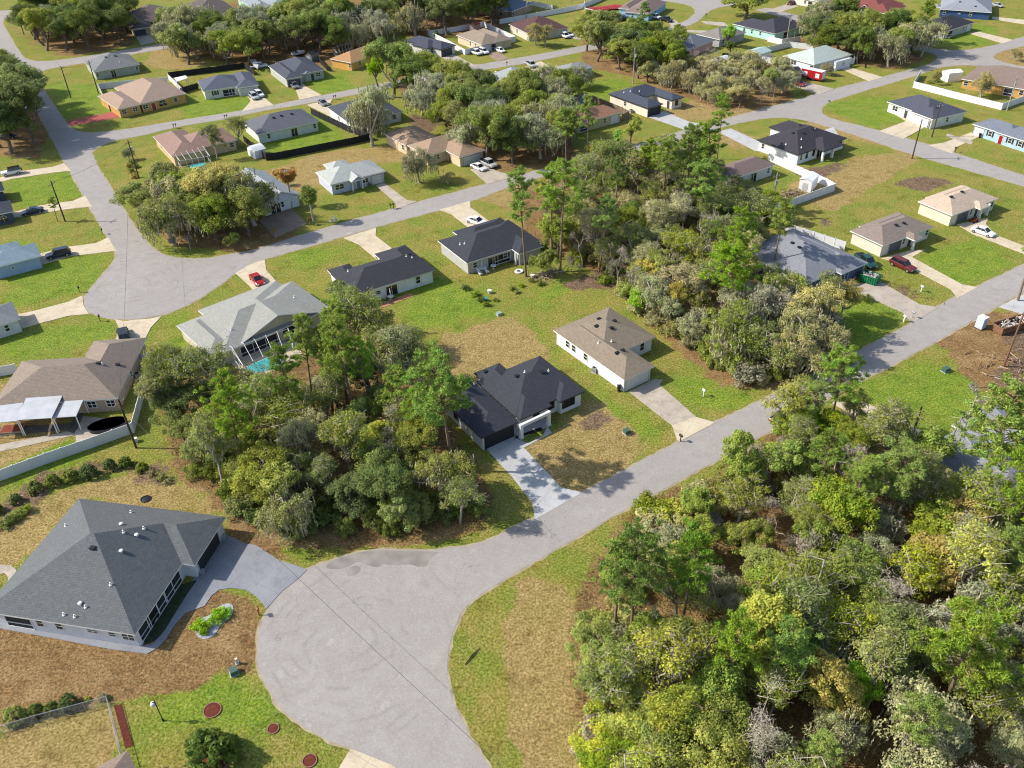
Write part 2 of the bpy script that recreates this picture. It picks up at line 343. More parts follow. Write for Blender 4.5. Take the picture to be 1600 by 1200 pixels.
# street on the left, upper cul-de-sac and the long street through the middle
road([(-60, 60), (-60, 100), (0, 84), (14, 100), (45, 150), (75, 205), (100, 250), (127, 300), (150, 340), (181, 392), (180, 405), (160, 430), (138, 455), (129, 472), (137, 486), (155, 495), (195, 500), (237, 496), (272, 487), (312, 467), (337, 450), (370, 425), (400, 409), (485, 385), (587, 355), (687, 328), (735, 315), (815, 285), (890, 265), (1000, 237), (1100, 208), (1150, 193), (1200, 184),
 (1237, 184), (1275, 192), (1350, 215), (1425, 242), (1600, 291), (1720, 325), (1720, 308), (1600, 275), (1487, 237), (1452, 226), (1375, 204), (1295, 185), (1282, 176), (1284, 167), (1300, 157), (1425, 120), (1472, 104), (1512, 101), (1550, 105), (1600, 113), (1700, 130), (1700, 118), (1600, 105), (1562, 96), (1550, 90), (1556, 83), (1600, 71), (1700, 45), (1700, 30), (1600, 57), (1562, 69), (1525, 77), (1487, 79), (1450, 75), (1437, 73),
 (1440, 79), (1462, 85), (1467, 92), (1450, 102), (1380, 120), (1300, 140), (1200, 168), (1092, 197), (962, 235), (875, 257), (735, 294), (712, 300), (655, 315), (620, 325), (520, 352), (400, 390), (375, 395), (312, 406), (262, 402), (237, 387), (207, 350), (177, 300), (142, 243), (148, 233), (175, 220), (230, 210), (275, 198), (360, 185), (400, 175), (480, 162), (575, 144), (720, 114), (800, 103), (850, 93), (930, 77), (1007, 61), (1060, 47), (1090, 34), (1107, 17), (1128, 10), (1200, 2), (1200, -12),
 (1062, -10), (1000, -10), (1000, -2), (1062, 4), (1087, 12), (1085, 25), (1050, 43), (1007, 53), (930, 68), (841, 85), (750, 101), (720, 105), (575, 135), (500, 150), (397, 170), (275, 189), (200, 202), (155, 207), (125, 207), (107, 197), (100, 187), (67, 140), (59, 120), (62, 114), (75, 107), (130, 99), (200, 86), (265, 75), (400, 52), (480, 40), (590, 24), (615, 5), (600, -5), (585, 15), (480, 30), (400, 42), (267, 67), (200, 77), (125, 90), (62, 97), (40, 92), (30, 82), (15, 55), (3, 36), (8, 27), (47, 21), (100, 15), (160, 10), (160, 4), (100, 8), (47, 14), (0, 17), (-60, 22)], smooth=1)
road(strip([(1190, 14), (1257, 31), (1340, 51), (1447, 77)], 6.2), px=False, smooth=0)
road(strip([(1700, 40), (1800, 20)], 6), px=False, smooth=0)
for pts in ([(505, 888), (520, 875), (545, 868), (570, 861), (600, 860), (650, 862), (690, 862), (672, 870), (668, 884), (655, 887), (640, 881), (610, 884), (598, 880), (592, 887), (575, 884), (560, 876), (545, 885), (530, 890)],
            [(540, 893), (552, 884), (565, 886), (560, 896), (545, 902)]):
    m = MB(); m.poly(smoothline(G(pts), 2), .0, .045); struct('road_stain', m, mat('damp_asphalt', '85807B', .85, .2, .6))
# ------------------------------------------------------------------ driveways and paths
def slab(name, pts, m, z, smooth=0):
    q = G(pts)
    if smooth: q = smoothline(q, smooth)
    b = MB(); b.poly(q, -.02, z); return struct(name, b, m)
def concrete(key, a, bb, dk):
    m = bpy.data.materials.new(key); m.use_nodes = True; n = m.node_tree; p = n.nodes['Principled BSDF']; p.inputs['Roughness'].default_value = .9
    tc = nd(n, 'ShaderNodeTexCoord').outputs['Object']
    c = mix(n, noise(n, tc, .25, 5, .65), a, bb); c = mix(n, noise(n, tc, .6, 5, .7, .5, .75, 0, .8), c, dk); c = mix(n, noise(n, tc, 6, 3, .7, .35, .7, 0, .3), c, dk)
    br = nd(n, 'ShaderNodeTexBrick'); br.offset = 0; br.inputs['Scale'].default_value = 1; br.inputs['Brick Width'].default_value = 2.9; br.inputs['Row Height'].default_value = 2.9; br.inputs['Mortar Size'].default_value = .025
    mp = nd(n, 'ShaderNodeMapping'); mp.inputs['Rotation'].default_value = (0, 0, R(31.5)); n.links.new(tc, mp.inputs[0]); n.links.new(mp.outputs[0], br.inputs['Vector'])
    c = mix(n, mth(n, 'MULTIPLY', br.outputs['Fac'], .5), c, '6A625A')
    n.links.new(c, p.inputs['Base Color']); return m
C1 = concrete('new_concrete', 'B6B6B5', 'A9AAAB', '929293'); C2 = concrete('cream_concrete', 'C8BDA4', 'BDAF96', '9A8A74')
C3 = concrete('slate_concrete', '8C8E94', '80838A', '6C6F76'); C4 = concrete('worn_concrete', 'B5AB9C', 'A39A8C', '80766A'); C5 = concrete('red_paving', 'A8584C', '9A4A40', '8A3E36')
C6 = concrete('dirt_drive', '9A8876', '8A7866', '6E5E4E')
dz = [0]
def drive(pts, m, name='driveway', smooth=0):
    dz[0] += 1; return slab(name, pts, m, .05+(dz[0] % 9)*.004, smooth)
drive([(760, 702), (804, 681), (819, 700), (877, 762), (908, 769), (905, 773), (836, 812), (832, 786), (800, 745)], C1)
drive([(819, 700), (804, 684), (825, 693), (848, 682), (855, 666), (862.5, 676.5), (835, 691)], C1, 'path')
drive([(982, 612), (1024, 592), (1036, 594), (1030, 601), (1088, 652), (1118, 660), (1112, 664), (1062, 690), (1058, 688), (1050, 665)], C4)
drive([(1088, 652), (1116, 661), (1062, 690), (1058, 688), (1050, 665)], C2)
drive([(325, 855), (352, 835), (385, 850), (400, 852), (435, 875), (480, 890), (468, 903), (440, 925), (416, 952), (412, 945), (400, 932), (385, 922), (362, 919), (342, 922), (330, 932), (320, 947), (290, 958), (272, 978), (260, 998), (247, 1012), (230, 1022), (175, 1015), (0, 982), (-40, 976), (-40, 965), (0, 970), (205, 1004), (222, 1010), (240, 1005), (255, 988), (275, 955), (295, 925), (306, 895), (312, 870)], C3)
drive([(414, 406), (416, 422), (436, 445), (440, 455), (400, 460), (397, 456), (390, 447), (368, 427), (388, 415), (400, 410)], C2)
drive([(180, 500), (195, 502), (237, 498), (253, 494), (236, 512), (222, 540), (175, 545), (187, 515)], C2)
drive([(129, 462), (131, 478), (139, 491), (107, 494), (57, 507), (27, 516), (25, 492), (50, 487), (107, 472)], C2)
drive([(169, 371), (182, 392), (150, 396), (112, 400), (62, 415), (60, 397), (105, 386), (150, 380)], C2)
drive([(133, 306), (144, 323), (105, 327), (67, 333), (19, 341), (16, 333), (64, 321), (114, 314)], C2)
drive([(100, 255), (111, 267), (82, 270), (18, 280), (-5, 286), (-5, 279), (37, 267), (82, 261)], C2)
drive([(104, 190), (110, 197), (150, 190), (184, 184), (182, 174), (140, 182)], C5)
drive([(536, 372), (588, 356), (587, 369), (612, 388), (600, 400), (586, 402), (590, 407), (560, 382)], C2)
drive([(687, 328), (735, 314), (735, 324), (767, 348), (755, 358), (732, 356), (705, 335)], C2)
drive([(587, 290), (599, 285), (636, 313), (652, 315), (619, 327), (618, 317)], C4)
drive([(735, 265), (756, 256), (775, 267), (806, 276), (762, 288)], C4)
drive([(468, 156), (503, 149), (477, 135), (472, 128), (450, 133), (462, 140)], C2)
drive([(378, 174), (427, 164), (412, 152), (402, 143), (383, 146), (392, 158)], C2)
drive([(480, 164), (519, 155), (515, 164), (530, 176), (515, 182), (500, 174)], C2)
drive([(691, 90), (709, 85), (740, 101), (750, 101), (722, 108)], C4)
drive([(759, 83), (775, 80), (795, 91), (778, 96)], C6)
drive([(1013, 183), (1037, 174), (1078, 191), (1100, 194), (1073, 204)], C1)
drive([(1122, 206), (1142, 201), (1202, 229), (1212, 240), (1180, 236)], C1)
drive([(1312, 107), (1326, 105), (1380, 121), (1358, 127)], C2)
drive([(1230, 131), (1252, 127), (1304, 139), (1280, 148)], C4)
drive([(1374, 205), (1420, 188), (1454, 194), (1412, 217)], C2)
drive([(1450, 227), (1475, 223), (1517, 207), (1534, 212), (1494, 230), (1488, 240)], C2)
drive([(1377, 404), (1420, 392), (1446, 390), (1425, 402), (1502, 444), (1527, 449), (1496, 466), (1485, 452), (1420, 418), (1400, 410)], C2)
drive([(1495, 351), (1545, 340), (1540, 350), (1555, 367), (1640, 400), (1640, 415), (1600, 397), (1520, 366)], C2)
drive([(1318, 447), (1375, 440), (1437, 476), (1466, 480), (1425, 506), (1411, 489)], C4)
drive([(1296, 628), (1325, 620), (1355, 630), (1407, 656), (1480, 695), (1470, 722), (1390, 682)], C2)
drive([(1505, 760), (1560, 735), (1660, 790), (1640, 850)], C1, 'patio')
drive([(548, 1170), (617, 1198), (630, 1215), (600, 1240), (500, 1230), (530, 1200)], C2)
drive([(1560, 480), (1605, 457), (1680, 470), (1660, 510)], C1)
drive([(1513, 52), (1530, 50), (1584, 63), (1567, 68)], C2)
drive([(1550, 26), (1600, 31), (1660, 40), (1660, 46), (1600, 38), (1550, 30)], C2)
drive([(1232, 6), (1248, 10), (1216, 20), (1197, 17)], C4)
drive([(212, 57), (235, 54), (243, 66), (220, 71)], C4)
drive([(1095, 33), (1131, 35), (1140, 42), (1104, 38)], C4)
drive([(1075, 47), (1105, 48), (1100, 52), (1070, 50)], C4)
drive([(1043, 34), (1055, 31), (1064, 40), (1052, 44)], C4)
drive([(880, 48), (900, 53), (908, 62), (885, 60)], C4)
drive([(405, 345), (455, 325), (480, 350), (430, 372)], C6)
drive([(820, 104), (845, 96), (870, 110), (845, 118)], C2)
drive([(445, 700), (500, 690)], C2) if False else None
drive([(592, 476), (640, 458), (646, 463), (598, 481)], mat('terracotta_patio', 'A87A5C', .9, .2, 1.5), 'patio')
drive([(380, 548), (462, 530), (475, 560), (436, 578), (383, 592), (355, 560)], C2, 'patio')
drive([(0, 695), (120, 672), (130, 650), (205, 660), (205, 672), (120, 695), (118, 680), (0, 706)], C4, 'patio')
drive([(0, 882), (22, 884), (32, 905), (20, 925), (8, 915), (14, 905), (8, 895), (0, 898), (-20, 900), (-20, 885)], C4, 'path', 1)
drive([(1386, 196), (1408, 203)], C2) if False else None
drive([(1402, 181), (1410, 179), (1422, 188), (1418, 191)], C2, 'path')
drive([(1480, 209), (1520, 221), (1518, 226), (1478, 213)], C4, 'path')
drive([(1270, 209), (1302, 199), (1312, 214), (1280, 222)], C1, 'patio')

drive([(811, 686), (862, 664), (846, 648), (797, 668)], C1, 'path')
# ------------------------------------------------------------------ houses
def shingle(key, col, dark=.8):
    """asphalt shingle: staggered tabs in courses, with a blotchy batch colour"""
    k = 'shingle_'+key
    if k in MATS: return MATS[k]
    m = bpy.data.materials.new(k); m.use_nodes = True; n = m.node_tree; p = n.nodes['Principled BSDF']
    p.inputs['Roughness'].default_value = .92; p.inputs['Specular IOR Level'].default_value = .15
    uv = nd(n, 'ShaderNodeTexCoord'); br = nd(n, 'ShaderNodeTexBrick')
    br.inputs['Scale'].default_value = 1; br.inputs['Brick Width'].default_value = .42; br.inputs['Row Height'].default_value = .26
    br.inputs['Mortar Size'].default_value = .02; br.inputs['Bias'].default_value = 0
    n.links.new(uv.outputs['UV'], br.inputs['Vector'])
    base = np.array(lin(col)[:3])
    for i, f in (('Color1', 1.13), ('Color2', .84), ('Mortar', dark*.75)): br.inputs[i].default_value = tuple(base*f)+(1,)
    c = mix(n, noise(n, uv.outputs['Object'], .35, 6, .75, .35, .7, 0, .38), br.outputs['Color'], tuple(base*.62))
    c = mix(n, noise(n, uv.outputs['Object'], 7, 3, .8, .35, .65, 0, .35), c, tuple(np.minimum(base*1.5, 1)))
    n.links.new(c, p.inputs['Base Color'])
    bp = nd(n, 'ShaderNodeBump'); bp.inputs['Strength'].default_value = .5; bp.inputs['Distance'].default_value = .03
    n.links.new(br.outputs['Fac'], bp.inputs['Height']); bp.invert = True; n.links.new(bp.outputs[0], p.inputs['Normal'])
    MATS[k] = m; return m
def metalroof(key, col):
    k = 'metal_'+key
    if k in MATS: return MATS[k]
    m = mat(k, col, .5, .12, .8); n = m.node_tree; p = n.nodes['Principled BSDF']
    uv = nd(n, 'ShaderNodeTexCoord').outputs['UV']; w = nd(n, 'ShaderNodeTexWave', bands_direction='X'); w.inputs['Scale'].default_value = 1.1
    n.links.new(uv, w.inputs['Vector']); bp = nd(n, 'ShaderNodeBump'); bp.inputs['Strength'].default_value = .6; bp.inputs['Distance'].default_value = .04
    n.links.new(w.outputs['Fac'], bp.inputs['Height']); n.links.new(bp.outputs[0], p.inputs['Normal']); return m
glass = mat('window_glass', (.012, .016, .02), .08, 0, spec=.8)
white_trim = mat('white_trim', (.72, .72, .70), .55, .05, 2)
dark_trim = mat('dark_trim', (.03, .03, .035), .5, .05)
black = mat('black_plastic', (.015, .015, .017), .5, .1)
concrete_p = mat('porch_slab', (.42, .41, .39), .9, .1)
ZE = 2.75
HOUSES = []
def house(name, label, cat, edge, wings, wall, roof, trim=white_trim, feats=(), pitch=.42, group=None, oh=.45, ze=ZE, rmetal=False, gh=None, vents=(), frame=None, gdoor=None):
    """edge: photo pixels of two roof corners giving the heading; wings: ('hip'|'gx'|'gy', roof corner pixels ...)
       gx/gy: gabled with the ridge along local x / y"""
    a, b = g(*edge[0], ze), g(*edge[1], ze); th = math.atan2(b[1]-a[1], b[0]-a[0]); o = g(*edge[0], 0)*0+a
    c, s = math.cos(th), math.sin(th)
    def L(p):       # world -> local
        d = np.array(p)-o; return np.array([c*d[0]+s*d[1], -s*d[0]+c*d[1]])
    def Wd(x, y): return np.array([o[0]+c*x-s*y, o[1]+s*x+c*y])
    root = thing(name, label, cat, o, th, group)
    rects = []
    for w in wings:
        kind, pts = w[0], [q for q in w[1:] if len(q) == 2]; off = [q for q in w[1:] if len(q) == 3]
        P = [L(g(*q, ze)) for q in pts]
        for q in off: P.append(P[q[0]]+np.array([q[1], q[2]]))
        P = np.array(P); rects.append((kind, *P.min(0), *P.max(0)))
    wm = mat('wall_'+(wall if isinstance(wall, str) else str(wall)), wall, .85, .07, .8, det=3)
    tr = trim; fr = frame or white_trim
    rmat = metalroof(roof, roof) if rmetal else shingle(roof, roof)
    wb, rb, tb = MB(), MB(), MB(); walls = []
    for i, (kind, x0, y0, x1, y1) in enumerate(rects):
        e = .006*i; z = ze+e
        wx0, wy0, wx1, wy1 = x0+oh+e, y0+oh+e, x1-oh-e, y1-oh-e
        open_ = kind.endswith('*'); kind = kind.rstrip('*')
        if not open_:
            wb.box(wx0, wx1, wy0, wy1, -.05, z-.03)
            walls += [((wx0, wy0), (wx1, wy0)), ((wx1, wy0), (wx1, wy1)), ((wx1, wy1), (wx0, wy1)), ((wx0, wy1), (wx0, wy0))]
        tb.box(x0, x1, y0, y1, z-.2, z-.004)
        w_, d_ = x1-x0, y1-y0; h = min(w_, d_)/2*pitch; cx, cy = (x0+x1)/2, (y0+y1)/2
        def uvf(pts):
            p0, p1 = Vector(pts[0]), Vector(pts[1]); u = (p1-p0).normalized(); nn = u.cross(Vector(pts[2])-p0).normalized(); v = nn.cross(u)
            return [((Vector(q)-p0).dot(u)+x0, (Vector(q)-p0).dot(v)) for q in pts]
        def F(*pts): rb.face(pts, uvf(pts))
        A, B, C, D = (x0, y0, z), (x1, y0, z), (x1, y1, z), (x0, y1, z)
        if kind == 'hip':
            if w_ > d_: r0, r1 = (x0+d_/2, cy, z+h), (x1-d_/2, cy, z+h); F(A, B, r1, r0); F(B, C, r1); F(C, D, r0, r1); F(D, A, r0)
            else: r0, r1 = (cx, y0+w_/2, z+h), (cx, y1-w_/2, z+h); F(A, B, r0); F(B, C, r1, r0); F(C, D, r1); F(D, A, r0, r1)
        elif kind == 'flat':
            rb.box(x0+.02, x1-.02, y0+.02, y1-.02, z-.01, z+.07)
        else:
            ax = kind[1] == 'x'
            h = (d_ if ax else w_)/2*(gh or pitch)
            if ax:
                r0, r1 = (x0, cy, z+h), (x1, cy, z+h); F(A, B, r1, r0); F(C, D, r0, r1)
                for X, sg in ((x0+oh, 1), (x1-oh, -1)): wb.face([(X, wy0, z-.03), (X, wy1, z-.03), (X, cy, z+h-.12)]); tb.tube([(X-oh*sg, y0, z-.08), (X-oh*sg, cy, z+h-.08), (X-oh*sg, y1, z-.08)], .1, 4)
            else:
                bk = kind == 'gyf'; r0, r1 = (cx, y0, z+h), (cx, y1-(w_/2 if bk else 0), z+h); F(B, C, r1, r0); F(D, A, r0, r1)
                if bk: F(C, D, r1)
                for Y, sg in ((y0+oh, 1),)+(() if bk else ((y1-oh, -1),)): wb.face([(wx0, Y, z-.03), (wx1, Y, z-.03), (cx, Y, z+h-.12)]); tb.tube([(x0, Y-oh*sg, z-.08), (cx, Y-oh*sg, z+h-.08), (x1, Y-oh*sg, z-.08)], .1, 4)
    wo = wb.build('wall', wm, root); ro = rb.build('roof', rmat, root); tb.build('eave_trim', tr, root)
    camL = L((0, 0)); cam3 = np.array([camL[0], camL[1], CH])
    def inside_other(x, y):
        return any(r[1]+oh+.05 < x < r[3]-oh-.05 and r[2]+oh+.05 < y < r[4]-oh-.05 for r in rects if not r[0].endswith('*'))
    def hit(px, py):      # the wall the photo shows at that pixel
        gp = g(px, py, 0); gl = L(gp); d = np.array([gl[0], gl[1], 0])-cam3; best = None
        for (p, q) in walls:
            p, q = np.array(p), np.array(q); e = q-p; nn = np.array([e[1], -e[0]]); nn = nn/np.hypot(*nn)
            den = d[:2]@nn
            if den >= 0: continue
            t = ((p-cam3[:2])@nn)/den; pt = cam3+t*d; u = (pt[:2]-p)@e/(e@e)
            if -.03 < u < 1.03 and -1.2 < pt[2] < 3.6 and not inside_other(*pt[:2]):
                if best is None or t < best[0]: best = (t, pt, p, q, nn, u)
        return best
    def frameT(pt, nn):       # local x along the wall, y outward
        u = Vector((-nn[1], nn[0], 0)); return Matrix(((u.x, nn[0], 0, pt[0]), (u.y, nn[1], 0, pt[1]), (0, 0, 1, 0), (0, 0, 0, 1)))
    def window(pt, nn, w, h, z, fr_):
        T = frameT(pt, nn); m = MB()
        for a_ in ((-w/2, -w/2+.08, z-h/2, z+h/2), (w/2-.08, w/2, z-h/2, z+h/2), (-w/2+.08, w/2-.08, z+h/2-.08, z+h/2), (-w/2+.08, w/2-.08, z-h/2, z-h/2+.08), (-w/2+.08, w/2-.08, z-.03, z+.03)):
            m.box(a_[0], a_[1], .0, .07, a_[2], a_[3], T=T)
        if w > 1.3: m.box(-.04, .04, 0, .066, z-h/2+.08, z+h/2-.08, T=T)
        wo_ = m.build('window', fr_, root); m2 = MB(); m2.box(-w/2+.07, w/2-.07, .0, .035, z-h/2+.07, z+h/2-.07, T=T); m2.build('pane', glass, wo_)
    used = []
    for f in feats:
        k = f[0]
        if k in ('w', 'gd', 'd', 'sl', 'arch', 'open'):
            hh = hit(f[1], f[2])
            if hh is None: print('no wall for', label[:30], f); continue
            t, pt, p, q, nn, u = hh; L_ = np.hypot(*(q-p)); w = f[3] if len(f) > 3 else (4.9 if k == 'gd' else 1.0)
            w = min(w, L_-.5); us = np.clip(u*L_, w/2+.2, L_-w/2-.2); pt = p+(q-p)/L_*us; used.append((tuple(p), tuple(q)))
            T = frameT(pt, nn); col = f[5] if len(f) > 5 else None
            if k == 'w': window(pt, nn, w, f[4] if len(f) > 4 else 1.3, 1.55, col or fr)
            elif k == 'gd':
                m = MB(); gz = 2.15; gm_ = mat('garage_'+str(gdoor or 'white'), gdoor or (.62, .62, .60), .6, .05)
                for j in range(4): m.box(-w/2+.04, w/2-.04, 0, .05, j*gz/4+.02, (j+1)*gz/4-.03, T=T)
                m.box(-w/2+.04, w/2-.04, 0, .03, 0, gz, T=T, m=1)  # dark backing paints shade into the gaps between door panels
                m.build('garage_door', [gm_, mat('door_gap', (.12, .12, .12), .8, 0)], root)
                m = MB(); m.box(-w/2-.1, -w/2+.04, 0, .08, 0, gz+.12, T=T); m.box(w/2-.04, w/2+.1, 0, .08, 0, gz+.12, T=T); m.box(-w/2+.04, w/2-.04, 0, .08, gz, gz+.12, T=T); m.build('garage_frame', mat('door_casing', (.36, .37, .39), .6, .05) if tr is white_trim else tr, root)
            elif k == 'd':
                m = MB(); m.box(-w/2, w/2, 0, .06, .05, 2.1, T=T); m.box(-w/2-.09, -w/2, 0, .08, 0, 2.2, T=T, m=1); m.box(w/2, w/2+.09, 0, .08, 0, 2.2, T=T, m=1); m.box(-w/2, w/2, 0, .08, 2.1, 2.2, T=T, m=1)
                dm = mat('door_'+str(col), col or (.05, .05, .06), .5, 0); do = m.build('door', [dm, fr], root)
                m = MB(); m.box(w/2-.14, w/2-.1, .06, .12, 1.0, 1.12, T=T); m.build('handle', black, do)
            elif k == 'sl':
                m = MB(); m.box(-w/2, w/2, 0, .03, .05, 2.1, T=T); do = m.build('sliding_door', glass, root)
                m = MB()
                for X in (-w/2, -.04, w/2-.08): m.box(X, X+.08, 0, .07, .05, 2.1, T=T)
                m.box(-w/2, w/2, 0, .068, 2.1, 2.18, T=T); m.build('frame', fr, do)
            elif k == 'arch':
                m = MB(); r = w/2; pts = [T@Vector((-r, .04, .7)), T@Vector((r, .04, .7))]+[T@Vector((r*math.cos(t), .04, 1.5+r*.8*math.sin(t))) for t in [math.pi*j/8 for j in range(9)]]
                m.face(pts); ao = m.build('arched_window', glass, root); m = MB()
                m.tube([tuple(T@Vector((r*math.cos(t), .05, 1.5+r*.8*math.sin(t)))) for t in [math.pi*j/8 for j in range(9)]], .05, 4); m.box(-.03, .03, 0, .08, .7, 2.2, T=T); m.box(-r, r, 0, .08, 1.45, 1.52, T=T); m.build('frame', fr, ao)
            elif k == 'open':      # screened or shaded porch opening: flat panel, recess shade painted dark, with rail
                h_ = f[4] if len(f) > 4 else 2.1
                m = MB(); m.box(-w/2, w/2, 0, .02, .1, h_+.1, T=T); po = m.build('porch_screen', mat('dark_screen', (.03, .032, .036), .9, .2), root)
                m = MB(); 
                for X in np.linspace(-w/2, w/2, max(2, int(w/1.8)+1)): m.box(X-.05, X+.05, 0, .07, .1, h_+.1, T=T)
                m.box(-w/2, w/2, 0, .09, .85, .93, T=T); m.box(-w/2, w/2, 0, .09, .1, .2, T=T); m.box(-w/2, w/2, 0, .075, h_, h_+.1, T=T); m.build('railing', white_trim, po)
        elif k == 'col':       # porch column standing at that ground pixel
            p_ = L(g(f[1], f[2], 0)); w = f[3] if len(f) > 3 else .35
            m = MB(); m.box(p_[0]-w/2, p_[0]+w/2, p_[1]-w/2, p_[1]+w/2, 0, ze-.2); m.box(p_[0]-w/2-.06, p_[0]+w/2+.06, p_[1]-w/2-.06, p_[1]+w/2+.06, 0, .3); m.build('porch_column', f[4] if len(f) > 4 else white_trim, root)
        elif k == 'beam':
            pa, pb = Vector((*L(g(*f[1], 0)), 0)), Vector((*L(g(*f[2], 0)), 0)); u = (pb-pa).normalized(); nn = Vector((-u.y, u.x, 0)); T = Matrix(((u.x, nn.x, 0, pa.x), (u.y, nn.y, 0, pa.y), (0, 0, 1, 0), (0, 0, 0, 1))); m = MB()
            m.box(.25, (pb-pa).length-.25, -.2, .2, ze-.7, ze-.21, T=T); m.build('porch_beam', white_trim, root)
        elif k == 'shut':
            hh = hit(f[1], f[2])
            if hh is None: continue
            t, pt, p, q, nn, u = hh; T = frameT(pt[:2], nn); w = f[3]
            for X in (-w/2-.28, w/2+.28): m = MB(); m.box(X-.2, X+.2, 0, .05, .9, 2.2, T=T); m.build('shutter', dark_trim, root)
    # windows on the sides the photo does not show
    for (p, q) in walls:
        if (tuple(p), tuple(q)) in used: continue
        p, q = np.array(p), np.array(q); e = q-p; L_ = np.hypot(*e); nn = np.array([e[1], -e[0]])/L_
        mid = (p+q)/2
        if L_ < 4 or (mid-cam3[:2])@nn < 0 or L_ > 40: continue
        for t in ((.5,) if L_ < 8 else (.25, .7)):
            pt = p+e*t
            if not inside_other(*(pt+nn*.3)) and not inside_other(*(pt+nn*.02)): window(pt, nn, 1.1, 1.2, 1.55, fr)
    # roof furniture, standing on whichever roof plane is under it
    def roofz(x, y):
        z = -1
        for i, (kind, x0, y0, x1, y1) in enumerate(rects):
            if x0 <= x <= x1 and y0 <= y <= y1:
                dx, dy = min(x-x0, x1-x), min(y-y0, y1-y)
                k_ = kind.rstrip('*')
                r = min(dx, dy)*pitch if k_ == 'hip' else (dy*(gh or pitch) if k_ == 'gx' else dx*(gh or pitch) if k_ == 'gy' else 0)
                z = max(z, ze+r)
        return z
    for v in vents:
        z = ze+1.0
        for _ in range(12):
            p_ = L(g(v[1], v[2], z)); zz = roofz(*p_)
            if zz < 0: break
            z = z*.4+zz*.6
        if zz < 0: print('vent off roof', label[:30], v); continue
        if v[0] == 'b': m = MB(); m.box(p_[0]-.28, p_[0]+.28, p_[1]-.22, p_[1]+.22, z-.3, z+.16); m.box(p_[0]-.34, p_[0]+.34, p_[1]-.28, p_[1]+.28, z+.16, z+.22); m.build('roof_vent', black, root)
        elif v[0] == 'p': m = MB(); m.lathe([(.09, z-.2), (.09, z+.4)], 8, c=(p_[0], p_[1], 0)); m.lathe([(.2, z-.1), (.2, z+.06), (.1, z+.12)], 8, c=(p_[0], p_[1], 0)); m.build('vent_pipe', white_trim, root)
        elif v[0] == 't': m = MB(); m.lathe([(.14, z-.2), (.15, z+.12), (.26, z+.16), (.27, z+.24), (.18, z+.32), (0, z+.35)], 12, c=(p_[0], p_[1], 0)); m.build('roof_turbine', white_trim, root)
    HOUSES.append((root, rects)); return root, L, Wd, rects
gk = (.30, .30, .30)
house('house', 'newly built white house with charcoal hip roof and black garage door beside the wood', 'house', ((752.2, 684.7), (810, 659.2)),
      [('hip', (752.2, 684.7), (810, 659.2), (709.5, 603)), ('hip', (843.8, 555.8), (861.8, 627), (752, 603)), ('hip', (741.8, 584.3), (780, 567), (0, 3, -9)),
       ('hip', (843.8, 555.8), (911.3, 612), (875.3, 628.5)), ('hip*', (813, 656), (862.5, 633.8), (0, 0, 9.5))], 'D8D9D8', '3E4047', dark_trim,
      [('gd', 783, 690), ('w', 888, 628, 2.4, 1.5, dark_trim), ('w', 861, 640, 1.2, 1.3, dark_trim), ('d', 838, 657, 1.0, 0, (.02, .02, .025)), ('w', 823, 660, 1.6, .5, dark_trim),
       ('col', 814.5, 684.5, .5), ('col', 857, 664, .5), ('beam', (814.5, 684.5), (857, 664)), ('w', 712, 650, 1)], .42, vents=[('p', 820, 582), ('p', 857, 580), ('b', 808, 588), ('b', 848, 583), ('b', 847, 581), ('b', 759, 581), ('p', 741, 600)], gdoor=(.015, .02, .022), frame=dark_trim)
house('house', 'pale grey house with brown-grey roof, right of the newly built charcoal-roofed one', 'house', ((975.4, 594), (1023.3, 571.8)),
      [('hip', (869, 513.6), (975.4, 594), (1023.3, 571.8)), ('hip', (869, 513.6), (952.6, 480.3), (1021.7, 527.4), (986.7, 542))], 'D6D7DA', '837869', white_trim,
      [('gd', 995, 592), ('w', 887, 532), ('w', 896.6, 540), ('w', 915, 556), ('w', 1003, 542, 1.0, 1.5), ('d', 1019, 585, .8, 0, (.2, .2, .22))], .42,
      vents=[('b', 932, 510), ('b', 955.5, 513), ('b', 936, 499), ('b', 960, 502), ('b', 964, 552), ('b', 973, 548), ('p', 935, 536), ('p', 955.5, 534)])
house('house', 'white house with near-black roof and terracotta patio, in the middle of the long street', 'house', ((556, 460.6), (680, 421.7)),
      [('hip', (516, 428), (556, 460.6), (680, 421.7)), ('hip', (585.5, 397.6), (632.8, 382.5), (680, 421.7)), ('hip', (511, 421.7), (546, 412), (0, 2, -6))], 'DADCDA', '3E3F45', white_trim,
      [('w', 569, 463), ('w', 590, 455, 1.2, .8), ('sl', 612, 452, 2.4), ('w', 653, 436, 1.0, 1.5), ('w', 536, 450, .8), ('w', 525, 440, .8)], .40, vents=[('p', 635, 401), ('p', 644, 403), ('p', 544, 424), ('b', 640, 398)])
house('house', 'dark grey house with near-black roof and loungers on its shaded rear porch', 'house', ((730, 411), (797, 390)),
      [('hip', (684, 376), (730, 411), (797, 390), (838, 372)), ('hip', (707, 361.6), (787, 343.6), (0, 0, -7)), ('hip', (811, 397), (790, 345), (837, 384))], 'A9A8A4', '3D3F46', white_trim,
      [('w', 742, 413, 1, 1.2), ('sl', 770, 406, 2.4), ('open', 785, 402, 3.5), ('w', 790, 397, 1), ('col', 806, 413, .3)], .40, vents=[('p', 719, 382), ('p', 726, 381)])
